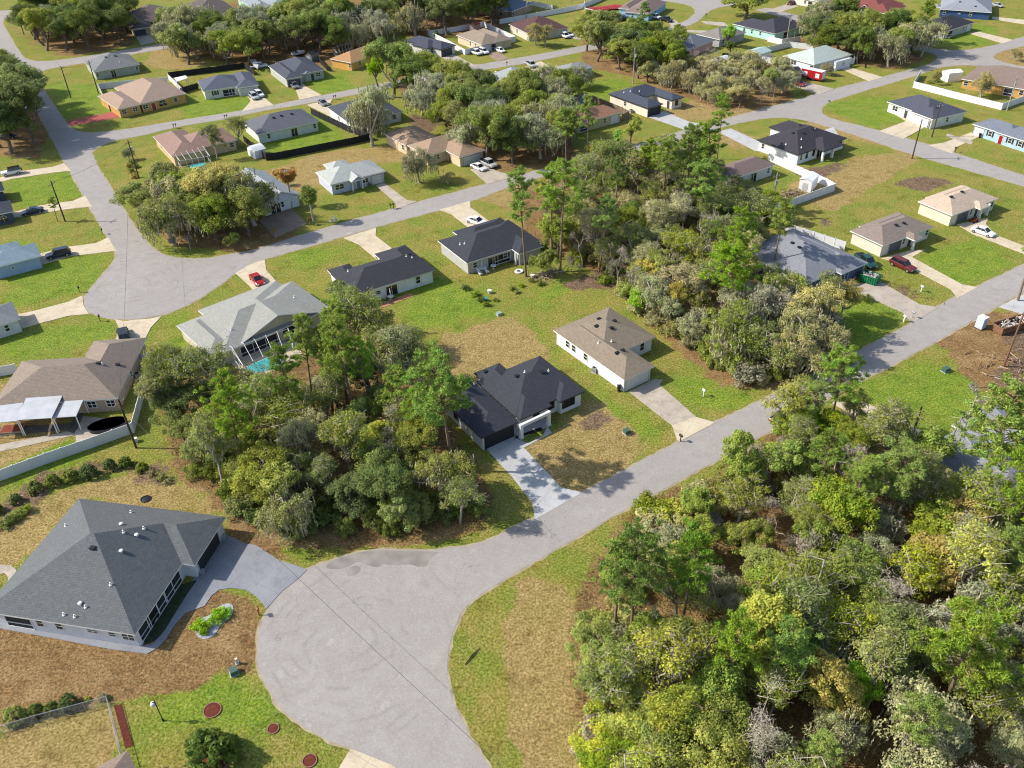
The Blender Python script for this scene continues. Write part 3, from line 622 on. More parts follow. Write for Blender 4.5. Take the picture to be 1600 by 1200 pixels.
house('house', 'cream house with weathered light grey roof, tall gable and screened pool', 'house', ((292.8, 502), (456.3, 439.2)),
      [('hip', (292.8, 502), (325.8, 555), (372, 536)), ('hip', (292.8, 502), (456.3, 439.2), (499.8, 489)), ('gyf', (371.5, 538.5), (499.8, 487.5), (0, 0, 15.3)), ('hip', (397, 456), (435, 447.8), (0, 1, -7)), ('hip*', (357, 472.5), (383.5, 465), (0, 0, -4))], 'BDB5A2', '93948E', white_trim,
      [('arch', 452, 520, 2.6), ('open', 405, 535, 7), ('w', 340, 560, 1.2), ('w', 300, 515, .8)], .36, gh=.34, vents=[('p', 460, 465), ('p', 361, 515), ('p', 353, 527), ('b', 470, 491)])
house('house', 'brown shingle house with white metal patio covers near the left edge', 'house', ((36, 564), (135, 557.7)),
      [('hip', (34, 565), (183.6, 619.4), (135, 557.7), (2, 634)), ('hip', (223.4, 527.6), (147, 532.5), (183.6, 619.4))], 'A08F7E', '85796E', white_trim,
      [('w', 142, 628, 1.4, 1.3), ('w', 176, 623, 1.4, 1.3), ('w', 205, 585, .8)], .42, vents=[('b', 154, 568), ('b', 184, 570), ('p', 160, 570)])
house('house', 'large white house with wide slate pyramid roof beside the near cul-de-sac', 'house', ((-8, 958), (210.4, 991.8)),
      [('hip', (123.3, 778.7), (210.4, 991.8), (-8, 957)), ('hip', (351, 809), (303.8, 883.3), (190, 787))], 'C9CCD0', '626668', white_trim,
      [('gd', 326, 862, 5.2), ('w', 61, 971, 1), ('w', 92, 977, 1), ('w', 144, 984, 1.4, .7), ('w', 175, 990, 1, .8), ('w', 202.5, 997, 1.6, 1.3), ('open', 28, 968, 3.4, 1.9), ('open', 268, 912, 3.6), ('open', 228, 985, 4.2), ('open', 246, 950, 3.6),
       ('col', 264, 935, .4), ('col', 242, 970, .4), ('col', 220, 1006, .4)], .5, vents=[('t', 190, 862), ('t', 126, 944), ('t', 214, 837), ('t', 190, 820), ('p', 193, 832), ('p', 205, 801), ('p', 225, 826), ('p', 134, 949), ('p', 173, 914), ('p', 100, 961), ('p', 117, 964), ('p', 103, 822), ('b', 145, 857)], gdoor=(.03, .032, .036))
house('house', 'small pale blue house with light grey roof and gabled entry beside tall palms', 'house', ((517.9, 288.3), (602.8, 267.3)),
      [('hip', (492.5, 269), (517.9, 288.3), (602.8, 267.3)), ('hip', (504.8, 256.8), (537, 248.9), (0, 1, -5)), ('gy*', (549, 284), (570, 279), (0, 0, 5))], 'B4BAC8', 'A7ABA6', white_trim,
      [('gd', 588.8, 279, 2.6), ('w', 530.6, 292, 2.2, 1.3), ('w', 571, 283, 1.6, 1.2), ('d', 560, 288, .9, 0, (.15, .2, .3)), ('col', 552, 298, .3), ('col', 567, 294, .3)], .42, gh=.6)
house('house', 'white walled house with slate roof and narrow blue door, inside the black fenced bright lawn', 'house', ((405, 209.5), (499, 189)),
      [('hip', (378, 190), (405, 209.5), (499, 189), (475, 172.5))], 'C9CFC9', '63666D', white_trim, [('w', 420, 213, .9), ('sl', 460, 206, 1.8), ('w', 492, 200, .9)], .42, vents=[('b', 427, 184), ('b', 439, 181), ('b', 455, 178)])
house('house', 'tan roofed house with dark screened lanai, on the corner by the mailboxes', 'house', ((268.8, 245), (327, 232)),
      [('hip', (370, 217.5), (290, 236), (0, 0, 11)), ('hip', (242.5, 212), (268.8, 245), (320, 233))], 'B9A684', '8E776C', white_trim, [('w', 255, 240, 1), ('w', 362, 226, 1.2)], .42)
house('house', 'peach house with tan roof and brick-red driveway on the corner', 'house', ((183.8, 171), (221, 162.5)),
      [('hip', (163.8, 147.5), (183.8, 171), (221, 162.5)), ('hip', (178, 137), (265, 131), (285, 147.5)), ('hip', (260, 152), (285, 147.5), (0, 3, 5)), ('gy*', (226, 156), (241, 153), (0, 0, 6))], 'C29A5C', 'A08C7C', white_trim,
      [('w', 194, 174, 1.4), ('w', 211, 170, 1.4), ('w', 226, 162, 1.6), ('d', 238, 158, 1.2, 0, (.3, .05, .03)), ('arch', 253, 157, 2.2), ('w', 274, 154, 1.2), ('col', 230, 166, .3), ('col', 245, 163, .3)], .42, gh=.6)
house('house', 'plain sage green house with grey roof behind the peach house', 'house', ((146, 112.5), (218.8, 100)),
      [('hip', (131, 96), (146, 112.5), (218.8, 100))], '9BA396', '77797A', white_trim, [('w', 150, 117, .8), ('sl', 177, 113, 1.6), ('w', 214, 107, .9)], .42, vents=[('b', 165, 89.5), ('b', 180, 87.5), ('p', 187, 97)])
house('house', 'white house with navy roof and white garage door before the black fence', 'house', ((326, 141), (382, 133)),
      [('hip', (308.8, 126), (326, 141), (382, 133)), ('hip', (370, 137.5), (404, 131), (388, 112.5))], 'D0CEC6', '5A5F6B', white_trim, [('gd', 388, 139, 4.2), ('w', 336, 143, 1), ('shut', 336, 143, 1), ('open', 357, 140, 3.6), ('d', 364, 139, .9)], .42)
house('house', 'grey walled house with dark roof, dark garage door and SUV on a pale driveway', 'house', ((446, 123.8), (473, 119)),
      [('hip', (418.8, 102.5), (446, 123.8), (473, 119)), ('hip', (430, 98), (485, 96), (507.5, 108.8)), ('gy', (475, 115), (485, 113), (0, 0, 4))], 'A8AAA5', '4E525C', white_trim, [('gd', 460, 128, 4.4), ('w', 477, 120, 1.2), ('w', 497, 115, 1.6), ('d', 488, 118, 1)], .42, gdoor=(.08, .085, .1))
house('house', 'orange house with terracotta roof and screened pool cage behind the big green oak', 'house', ((545, 97.5), (572, 88)),
      [('hip', (527.5, 87.5), (545, 97.5), (600, 80), (582, 71))], 'C89A50', 'A8825E', white_trim, [('w', 549, 101, .9), ('w', 562, 97, 1)], .42)
house('house', 'modern grey house with black roof and dark garage door beside a long pale driveway', 'house', ((649, 66.5), (686.6, 76)),
      [('hip', (650, 64), (657, 56.5), (707, 72), (688, 77)), ('hip', (646, 70), (670, 62), (668, 76))], 'B9BAB8', '474B57', dark_trim, [('gd', 697, 82, 4.6), ('w', 662, 84, 1.4), ('w', 675, 82, 1.4, 1.8), ('d', 669, 83, 1)], .42, gdoor=(.05, .055, .07))
house('house', 'tan house with white porch canopy inside the white fence, three white cars in front', 'house', ((725, 59.5), (752, 70)),
      [('hip', (725, 59.5), (752, 70), (775, 63), (748.8, 47.6)), ('hip', (748.8, 48), (792.5, 57), (778, 65), (745, 55)), ('flat*', (763, 63), (780, 60), (0, 0, 3))], 'C6B79C', '8B7F71', white_trim, [('gd', 759, 74.5, 3), ('w', 735, 69, .9), ('w', 743, 73, .9), ('open', 773, 68, 3)], .42)
house('house', 'cream house with chocolate brown roof behind two cypress-like trees', 'house', ((798.6, 39.4), (819.6, 50)),
      [('hip', (798.6, 39.4), (819.6, 50), (889, 43.4), (850, 29))], 'C8BFAF', '5A4544', white_trim, [('w', 808, 50, 1), ('gd', 880, 51, 4), ('w', 850, 52, 1.4)], .42)
house('house', 'white house with light grey roof between the oaks, bay of white windows', 'house', ((748.8, 122.5), (797.8, 105)),
      [('hip', (748.8, 122.5), (797.8, 105), (835, 123.4))], 'CFD2D6', '9A9EA2', white_trim, [('w', 828, 131, 2.4, 1), ('w', 816, 134, 1.6, 1.2), ('w', 800, 139, 1.2)], .42, vents=[('t', 775, 113), ('p', 805, 111)])
house('house', 'white house with dark slate roof mostly hidden behind the mossy oak', 'house', ((511, 167.5), (545, 192)),
      [('hip', (511, 167.5), (545, 192), (622.5, 170))], 'D2D4D4', '4A4E58', white_trim, [('w', 530, 187, .8), ('w', 615, 176, 1.2), ('d', 590, 182, 1)], .42)
house('house', 'large tan stucco house with brown streaked roof and two cars before its garage', 'house', ((717.5, 246), (756, 235)),
      [('hip', (717.5, 246), (756, 235), (707, 208.8)), ('hip', (638, 228), (675, 241), (700, 210), (707, 208)), ('hip', (620, 220), (643.8, 197.5), (684, 214))], 'CDB79A', '98836F', white_trim,
      [('gd', 737, 245, 4.9), ('w', 682, 244, 1.8), ('w', 630, 232, 1.2), ('d', 703, 247, 1.1, 0, (.2, .1, .06)), ('col', 708, 254, .5)], .45)
house('house', 'cream house with blue-black roof and black garage door before the dry scrub', 'house', ((1012, 169), (1036.8, 162)),
      [('hip', (952.8, 145.6), (1012, 169), (1036.8, 162)), ('hip', (952.8, 145.6), (1008.8, 131), (1040, 143)), ('hip', (1049, 156.6), (1068, 152), (1008.8, 131))], 'D6CDBC', '474D59', dark_trim,
      [('gd', 1025, 172.5, 4.6), ('w', 1057, 162, 1.2, 1.5, dark_trim), ('w', 977, 158, .9), ('d', 1044, 167, 1)], .42, vents=[('b', 1000, 149), ('b', 1005, 151), ('p', 975, 145), ('p', 985, 143), ('p', 999, 143)], gdoor=(.02, .02, .024))
house('house', 'old tan house with rusty brown roof beside a timber fence', 'house', ((902, 194), (973, 175)),
      [('hip', (874, 181), (902, 194), (973, 175))], 'B5A67F', '93705A', white_trim, [('gd', 960, 186, 2.8), ('w', 945, 190, .9), ('w', 925, 196, 1.4), ('open', 912, 200, 2.5)], .42)
house('house', 'new white house with black roof and covered corner porch right of the fenced yard', 'house', ((1182.6, 218.4), (1248, 242)),
      [('hip', (1182.6, 218.4), (1248, 242), (1322.5, 215)), ('hip', (1201, 198), (1240, 190), (1250, 215)), ('hip*', (1286, 236), (1304, 231), (1279, 212))], 'DCDDDD', '3F3D44', dark_trim,
      [('w', 1252, 244, .8), ('w', 1260, 245, .8, 1.4, dark_trim), ('w', 1271, 240, .8, 1.4, dark_trim), ('sl', 1281, 238, 2.4), ('w', 1311, 226, 2, 1.3, dark_trim), ('col', 1284, 252, .5), ('col', 1299, 246, .5), ('w', 1192, 230, .9)], .42,
      vents=[('p', 1228, 226), ('p', 1252, 231), ('p', 1252, 218), ('b', 1239, 208), ('b', 1255, 208), ('b', 1270, 202), ('p', 1273, 202)])
house('house', 'grey walled house with brown roof inside the white fenced yard, shaded by tall pines', 'house', ((1146.8, 278.8), (1212.4, 256.9)),
      [('hip', (1118, 262), (1146.8, 278.8), (1212.4, 256.9))], 'B5BAB8', '7A6B66', white_trim, [('w', 1158, 283, .9), ('sl', 1177, 276, 2.2), ('w', 1200, 270, .9)], .42, vents=[('b', 1156, 247), ('b', 1166, 243), ('b', 1141, 239)])
house('house', 'dark blue house with blue-grey roof and green dumpster on its driveway', 'house', ((1280, 375), (1357, 410)),
      [('hip', (1238, 357), (1357, 410), (1306, 424)), ('hip', (1238, 357), (1195, 376), (1212, 420), (1270, 440)), ('hip*', (1306, 424), (1330, 422), (1300, 395))], '44536E', '80838A', white_trim,
      [('gd', 1345, 425, 4.2), ('d', 1312, 433, 1), ('w', 1300, 432, 1.2), ('col', 1318, 441, .3)], .40, gdoor=(.07, .1, .17), vents=[('b', 1249, 387), ('b', 1238, 380)])
house('house', 'small cream house with brown shingle roof and maroon SUV beside it', 'house', ((1384, 382.4), (1459, 354)),
      [('hip', (1338.4, 365), (1384, 382.4), (1459, 354), (1404, 333)), ('hip', (1348, 356), (1404, 331), (1380, 365)), ('hip*', (1429, 376), (1443, 370), (1418, 360))], 'CDC7B8', '857970', white_trim,
      [('gd', 1396, 392, 3.6), ('w', 1410, 384, .8, 1.2), ('d', 1420, 380, 1), ('w', 1448, 366, .9, 1.3), ('w', 1431, 372, .8), ('col', 1425, 390, .4)], .42, vents=[('b', 1400, 352), ('b', 1412, 349)], gdoor=(.10, .10, .10))
house('house', 'small cream house with light tan roof and white sedan on its drive, right side', 'house', ((1492.5, 335), (1561, 310)),
      [('hip', (1447.5, 320), (1492.5, 335), (1561, 310), (1502, 291)), ('hip', (1455, 312), (1502, 289), (1480, 320)), ('hip*', (1532, 327), (1546, 322), (1522, 311))], 'CDC6B2', 'B7A593', white_trim,
      [('gd', 1501, 346, 3.6), ('w', 1516, 334, .8, 1.3), ('d', 1524, 333, .9), ('w', 1550, 318, .9, 1.2), ('col', 1529, 341, .4), ('col', 1541, 336, .4)], .42, vents=[('b', 1486, 308), ('b', 1503, 300)], gdoor=(.10, .10, .10))
house('house', 'white house with navy roof and wide white garage on the bright corner lawn', 'house', ((1388.7, 159.5), (1461, 185.8)),
      [('hip', (1388.7, 159.5), (1429.4, 149), (1501.7, 170.4), (1430, 173)), ('hip', (1422, 173.6), (1461, 185.8), (1501.7, 170.4))], 'D3D3CC', '4F525E', white_trim,
      [('gd', 1441, 186, 4.9), ('w', 1399, 169, 1.8), ('d', 1416, 176, 1), ('d', 1456, 192, .8, 0, (.1, .1, .1)), ('w', 1480, 186, .9)], .40, vents=[('b', 1463, 168), ('p', 1468, 167)])
house('house', 'light blue house with slate roof, red front door and white garage at the right edge', 'house', ((1521, 194), (1557, 205.5)),
      [('hip', (1521, 194), (1546, 186), (1615, 205), (1557, 205.5)), ('hip', (1556, 206), (1640, 231), (1600, 200))], '9CB8C6', '6E7580', white_trim,
      [('gd', 1530, 204, 2.6), ('w', 1547, 210, 1), ('shut', 1547, 210, 1), ('d', 1564, 216, 1, 0, (.25, .01, .01)), ('w', 1578, 220, 1), ('shut', 1578, 220, 1), ('w', 1594, 225, 1), ('shut', 1594, 225, 1)], .40)
house('house', 'orange house with brown roof inside the white fence, upper right corner', 'house', ((1501.8, 123), (1600, 139.5)),
      [('hip', (1501.8, 123), (1544.5, 108), (1640, 120), (1640, 146))], 'C29650', '7E6F66', white_trim, [('w', 1509, 131, 1.2), ('open', 1577, 140, 2.6), ('w', 1596, 144, 1.2), ('w', 1545, 135, 1.2)], .40)
house('house', 'grey house with black hip roof before the navy house, upper right', 'house', ((1444, 42), (1477.8, 48.8)),
      [('hip', (1444, 42), (1477.8, 48.8), (1520.5, 35), (1474, 25.5))], 'A9A9A6', '3C3C44', white_trim, [('open', 1484, 53, 3), ('w', 1505, 46, 1), ('gd', 1514, 42, 2.6), ('col', 1492, 54, .3)], .42)
house('house', 'navy blue house with pale grey roof at the upper right', 'house', ((1468, 14), (1549.8, 19.5)),
      [('hip', (1468, 14), (1549.8, 19.5), (1495, -4)), ('hip*', (1458, 11), (1470, 11), (0, 0, 4))], '36507C', '8A8F96', white_trim, [('w', 1475, 21, .9), ('w', 1516, 24, .9), ('w', 1499, 20, .8, .4)], .42, vents=[('b', 1500, 3), ('b', 1524, 10)])
house('house', 'pink brick house with dark red roof and peaked entry at the top of the picture', 'house', ((1303.8, 8.7), (1379, 20)),
      [('hip', (1303.8, 8.7), (1330, -6), (1400, 5), (1379, 20)), ('hip', (1350, 16), (1379, 20), (1400, 16.6), (1378, 4)), ('gy', (1342, 13), (1360, 15), (0, 0, 5))], 'C79A8E', '7C4A47', white_trim,
      [('gd', 1316, 17, 4.4), ('w', 1358, 21, 1.4), ('d', 1348, 20, 1), ('w', 1370, 24, 1.2)], .45, gh=.7)
house('house', 'cream house at the top edge with dark red car on its drive', 'house', ((1240, -5), (1283, 3)), [('hip', (1240, -5), (1283, 3), (1318, -6), (1280, -16))], 'CFCBBE', '8C8A84', white_trim, [('w', 1258, 4, 1), ('w', 1276, 7, 1), ('open', 1266, 5, 2)], .42)
house('house', 'pale teal house with black roof behind white fencing, upper right middle', 'house', ((1147, 37.6), (1211, 52.5)),
      [('hip', (1147, 37.6), (1170, 30.6), (1215, 40), (1211, 52.5)), ('hip', (1190, 47.5), (1211, 52.5), (1250.4, 42), (1215, 28))], 'A6CFC9', '42424C', white_trim, [('w', 1175, 49, .8), ('w', 1188, 52, .8), ('open', 1228, 54, 3), ('d', 1163, 46, .8)], .42)
house('house', 'white house with pale grey-green roof and small gable inside a round fenced yard', 'house', ((1226.8, 88.4), (1268.8, 100)),
      [('hip', (1226.8, 88.4), (1268.8, 100), (1310, 91), (1282.8, 72)), ('gy', (1304, 96.5), (1323, 91.5), (0, 0, 8))], 'CDD2DA', 'AEB8B2', white_trim, [('gd', 1314, 100, 3.6), ('w', 1273, 105, 1.2), ('w', 1240, 99, 2), ('w', 1288, 103, 1)], .42, gh=.5)
house('garage_building', 'low grey outbuilding with dark roof behind the red trailer', 'outbuilding', ((1226, 116), (1254, 113)), [('gx', (1228, 117), (1254, 113), (1238, 104))], 'AEB0B2', '6A625E', white_trim, [('w', 1240, 122, 1)], .3, ze=2.4)
house('house', 'pink sided house with dark grey roof beyond the brushy lot', 'house', ((1058.6, 84), (1108.5, 64.8)),
      [('hip', (1014, 60), (1058.6, 84), (1080, 76), (1030, 54)), ('hip', (1050, 62), (1070, 54), (1108.5, 64.8), (1085, 75))], 'D0A9A8', '6A6F78', white_trim, [('w', 1052, 88, .9), ('w', 1075, 82, 1)], .42)
house('house', 'grey house with taupe roof behind the bright round tree', 'house', ((1091, 54), (1120.8, 61)),
      [('hip', (1091, 54), (1120.8, 61), (1161, 51.6), (1129.5, 42))], '9FA0A0', '7F7A76', white_trim, [('w', 1105, 63, 1), ('w', 1130, 63, 1)], .42)
house('house', 'sky blue house with brown roof beside a bright red deck', 'house', ((974.6, 18.4), (1008.8, 21.4)),
      [('hip', (974.6, 18.4), (1008.8, 21.4), (1031.5, 10.5), (1007, 0)), ('hip', (968, 13), (985, 1), (1007, 0))], '8DB3CE', '80706A', white_trim, [('w', 1015, 22, 1.2), ('w', 1024, 18, 1.2), ('w', 988, 24, .8)], .42)
house('house', 'brick house with steel blue roof at the top middle, by the long white fence', 'house', ((748.8, 11.4), (791.6, 16.6)),
      [('hip', (748.8, 11.4), (791.6, 16.6), (818.8, 10.5), (775, -2)), ('gy', (775, 16), (792, 17.5), (0, 0, 5))], 'A08A74', '6E7A8E', white_trim, [('w', 783, 21, 1.2), ('w', 800, 19, 1.2)], .42)
house('house', 'brown roofed tan house with dark garage door among the trees, top left', 'house', ((187.5, 23.8), (206, 46)),
      [('hip', (187.5, 23.8), (206, 46), (233, 40), (216, 20)), ('hip', (195, 21), (267.5, 15), (273.8, 26)), ('gy', (236, 33), (253, 31), (0, 0, 5))], 'A89A84', '6E625E', white_trim, [('gd', 219, 50, 4.2), ('d', 247, 38, 1), ('w', 262, 36, 1.2), ('w', 238, 40, 1)], .45, gdoor=(.05, .055, .07))
house('house', 'dark roofed house half hidden by the spreading oak, top left', 'house', ((285, 15), (300, 27.5)), [('hip', (285, 15), (300, 27.5), (367.5, 14), (340, 2))], 'A89A84', '625A58', white_trim, [('w', 330, 27, 1)], .42)
house('house', 'mint green house with grey roof at the top edge', 'house', ((400, 14), (458, 5)), [('hip', (378, -3), (400, 14), (425, 9)), ('hip', (405, -6), (458, 5), (425, 11))], 'A5CFB4', '8A9298', white_trim, [('w', 411, 16, 1), ('w', 430, 12, 1), ('w', 448, 9, 1)], .42)
house('house', 'white gabled metal-roofed house behind the golden oaks, left middle', 'house', ((412, 321), (448.8, 310)), [('gy', (412, 321), (448.8, 310), (413.8, 267)), ('gy*', (385, 329), (412, 321), (0, 0, 6))], 'C9CDD2', '8F9496', white_trim, [('w', 441, 318, .8), ('sl', 430, 322, 2.4), ('w', 418, 326, 1)], .45, rmetal=True)
house('house', 'dark navy house with charcoal roof and white arch, left edge', 'house', ((-30, 341), (18.8, 330.5)), [('hip', (-30, 341), (18.8, 330.5), (15.8, 312.5))], '4A5261', '474C56', white_trim, [('arch', 7, 345, 1.4), ('gd', 19, 331, 3)], .40)
house('house', 'pale blue house with blue-grey roof and navy SUV on the drive, left edge', 'house', ((19.5, 410), (60.8, 399.5)), [('hip', (-20, 421), (60.8, 399.5), (54.8, 379)), ('hip', (-20, 392), (28, 376), (24, 392))], '93A8C4', '7D8F99', white_trim, [('w', 22, 422, .7, .5)], .40)
house('house', 'white house with grey roof above the green lawn, lower left edge', 'house', ((0, 507.5), (25, 500)), [('hip', (-45, 521), (25, 500), (18.8, 471))], 'C4C7C8', '7B7F82', white_trim, [('w', 12, 515, .8)], .40)
house('house', 'dark house with black roof below the white SUV, upper left edge', 'house', ((-30, 305), (3, 298)), [('hip', (-35, 306), (5, 297), (2, 283))], '3F4656', '3E424C', white_trim, [], .40)
house('house', 'grey and blue roofed house with white gable behind tall pines, lower right edge', 'house', ((1451, 700.8), (1519, 743)),
      [('hip', (1451, 700.8), (1500.7, 668), (1640, 760), (1585, 795)), ('hip', (1517.7, 649), (1548.9, 629.4), (1660, 700), (1600, 730))], 'CDD0D4', '84878C', white_trim, [('gd', 1490, 728, 4.4), ('w', 1526, 660, 1), ('sl', 1540, 765, 2.4)], .42)
house('house', 'taupe roofed house corner at the bottom edge of the picture', 'house', ((140, 1206), (200, 1172.5)), [('hip', (200, 1172.5), (110, 1222), (212, 1215), (150, 1300))], 'C8B48C', '85766C', white_trim, [], .42)
house('house', 'small grey house with shallow roof behind the mossy oaks', 'house', ((893, 112), (928, 105)), [('hip', (868, 104), (893, 112), (928, 105))], 'B9BCC0', '8A8C8E', white_trim, [('w', 919, 110, 1), ('d', 906, 114, 1)], .35)
# ------------------------------------------------------------------ trees
def leafmat(name, translucent=.42, var=.35, sat=.5):
    m = bpy.data.materials.new(name); m.use_nodes = True; n = m.node_tree; p = n.nodes['Principled BSDF']; out = n.nodes['Material Output']
    p.inputs['Roughness'].default_value = .7; p.inputs['Specular IOR Level'].default_value = .25
    oi = nd(n, 'ShaderNodeObjectInfo'); ge = nd(n, 'ShaderNodeNewGeometry'); tc = nd(n, 'ShaderNodeTexCoord').outputs['Object']
    mr = nd(n, 'ShaderNodeMapRange'); n.links.new(ge.outputs['Random Per Island'], mr.inputs[0]); mr.inputs[3].default_value = 1-var; mr.inputs[4].default_value = 1+var
    sc = nd(n, 'ShaderNodeVectorMath', operation='SCALE'); n.links.new(oi.outputs['Color'], sc.inputs[0]); n.links.new(mr.outputs[0], sc.inputs['Scale'])
    hs = nd(n, 'ShaderNodeHueSaturation'); n.links.new(sc.outputs[0], hs.inputs['Color'])
    n.links.new(noise(n, tc, .7, 3, .6, .3, .7, .477, .527), hs.inputs['Hue']); n.links.new(noise(n, tc, .45, 3, .6, .3, .7, .72, 1.3), hs.inputs['Value'])
    n.links.new(mth(n, 'ADD', mth(n, 'MULTIPLY', oi.outputs['Random'], .25), .88), hs.inputs['Saturation'])
    n.links.new(hs.outputs[0], p.inputs['Base Color'])
    tr = nd(n, 'ShaderNodeBsdfTranslucent'); n.links.new(hs.outputs[0], tr.inputs['Color']); ms = nd(n, 'ShaderNodeMixShader'); ms.inputs[0].default_value = translucent
    n.links.new(p.outputs[0], ms.inputs[1]); n.links.new(tr.outputs[0], ms.inputs[2]); n.links.new(ms.outputs[0], out.inputs[0]); return m
LEAF = leafmat('leaves'); NEEDLE = leafmat('needles', .35, .35); MOSS = mat('spanish_moss', 'A09C7E', .95, .25, 2); TWIG = mat('grey_twigs', 'A69C8C', .9, .25, 2)
BARK = mat('bark', '6E6258', .95, .3, 3, .5); PBARK = mat('pine_bark', '7A6656', .95, .3, 3, .5); PALEB = mat('pale_bark', 'A39A8C', .9, .25, 3, .4)
def quads(C, N, s, asp, rg, up=None):
    """one small leaf face at each centre C, normal near N"""
    n_ = len(C); a = rg.normal(size=(n_, 3)); 
    if up is not None: a = a*.5+up
    N = N/np.linalg.norm(N, axis=1)[:, None]; a -= (a*N).sum(1)[:, None]*N; a /= np.linalg.norm(a, axis=1)[:, None]+1e-9; b = np.cross(N, a)
    s = np.asarray(s).reshape(-1, 1)*np.ones((n_, 1)); a = a*s; b = b*s*asp
    V = np.stack([C-a, C+b*.9, C+a, C-b*.9], 1).reshape(-1, 3)      # a diamond, like a leaf spray
    return V, np.arange(4*n_).reshape(-1, 4)
def leafobj(name, V, F, m, parent):
    me = bpy.data.meshes.new(name); fastmesh(me, V, F); me.materials.append(m)
    o = bpy.data.objects.new(name, me); COL.objects.link(o); o.parent = parent; return o
def branchy(mb, p0, p1, r0, r1, rg, bend=.15, k=4, n=5):
    p0, p1 = np.array(p0, float), np.array(p1, float); L = np.linalg.norm(p1-p0); pts = []
    off = rg.normal(size=3)*L*bend
    for t in np.linspace(0, 1, k): pts.append(tuple(p0*(1-t)+p1*t+off*math.sin(math.pi*t)*(1 if t else 0)+np.array([0, 0, L*.12*math.sin(math.pi*t)])))
    mb.tube(pts, list(np.linspace(r0, r1, k)), n, cap=False); return pts
def crown_pts(rg, nc, Rr, z0, H, lob=5, shell=.45):
    """clump centres through a lumpy, lopsided crown volume"""
    lobes = [(rg.uniform(-.5, .5, 3)*np.array([Rr, Rr, (H-z0)*.7])*.9+np.array([0, 0, (z0+H)/2]), rg.uniform(.5, .85)) for _ in range(lob)]
    out = []
    while len(out) < nc:
        c, f = lobes[rg.integers(lob)]; d = rg.normal(size=3); d /= np.linalg.norm(d); d[2] = abs(d[2])*.9-.25
        r = rg.uniform(shell, 1)**.6*f
        p = c+d*r*np.array([Rr, Rr, (H-z0)*.55])
        if z0*.8 < p[2] < H*1.03 and np.hypot(p[0], p[1]) < Rr*1.08: out.append(p)
    return np.array(out)
def foliage(rg, cl, rc, per, leaf, asp=.6, flat=.7, upb=.5):
    C, N = [], []
    for c in cl:
        k = int(per*rg.uniform(.6, 1.4)); d = rg.normal(size=(k, 3)); d /= np.linalg.norm(d, axis=1)[:, None]; r = rg.uniform(.2, 1, (k, 1))**.5*rc*rg.uniform(.7, 1.25)
        C.append(c+d*r*np.array([1, 1, flat])); N.append(d+rg.normal(size=(k, 3))*.55+np.array([-.35, 0, upb+.3]))
    C, N = np.vstack(C), np.vstack(N); return quads(C, N, leaf*rg.uniform(.6, 1.3, len(C)), asp, rg)
PROTO = {}
def newroot(name): 
    r = bpy.data.objects.new(name, None); r.empty_display_size = .5; COL.objects.link(r); return r
def broad(key, name, seed, H, Rr, nc, per, leaf, rc=1.0, z0=.3, bark=BARK, moss=0, limbs=8, lm=LEAF, trunk=.3, shell=.45, twigs=0):
    rg = np.random.default_rng(seed); root = newroot(name); cl = crown_pts(rg, nc, Rr, H*z0, H, shell=shell)
    V, F = foliage(rg, cl, rc, per, leaf); cr = leafobj('crown', V, F, lm, root)
    mb = MB(); fork = H*z0*rg.uniform(.7, 1.0); top = (rg.normal()*.3, rg.normal()*.3, fork)
    mb.tube([(0, 0, -.1), (0, 0, .25), (top[0]*.5, top[1]*.5, fork*.5), top], [trunk*1.5, trunk*1.1, trunk*.95, trunk*.85], 8, cap=False)
    idx = rg.permutation(len(cl)); ends = []
    for i in idx[:limbs]:
        pts = branchy(mb, top, cl[i], trunk*.6, .07, rg); ends.append((pts, cl[i]))
    for i in idx[limbs:limbs*4]:
        pts, e = ends[rg.integers(len(ends))]; q = pts[rg.integers(1, len(pts))]
        if np.linalg.norm(np.array(q)-cl[i]) < Rr*1.2: branchy(mb, q, cl[i], .09, .03, rg, k=3, n=4)
    for i in range(twigs):
        c = cl[rg.integers(len(cl))]; d = rg.normal(size=3); d[2] = abs(d[2])*.5; d /= np.linalg.norm(d); mb.tube([tuple(c-d*.8), tuple(c+d*rg.uniform(.5, 1.4)+rg.normal(size=3)*.2)], [.05, .02], 3, cap=False)
    mb.build('trunk', bark, root, smooth=True)
    if moss:
        C = []
        for c in cl[rg.integers(0, len(cl), moss)]:
            for _ in range(6):
                p = c+rg.normal(size=3)*.7; p[2] -= .4; L = rg.uniform(.6, 1.6)
                for t in np.linspace(0, L, 5): C.append(p-np.array([0, 0, t])+rg.normal(size=3)*.06)
        C = np.array(C); N = rg.normal(size=(len(C), 3))*np.array([1, 1, .2]); V, F = quads(C, N, .3, .35, rg, up=np.array([0, 0, 2.]))
        leafobj('hanging_moss', V, F, MOSS, root)
    reg(key, root)
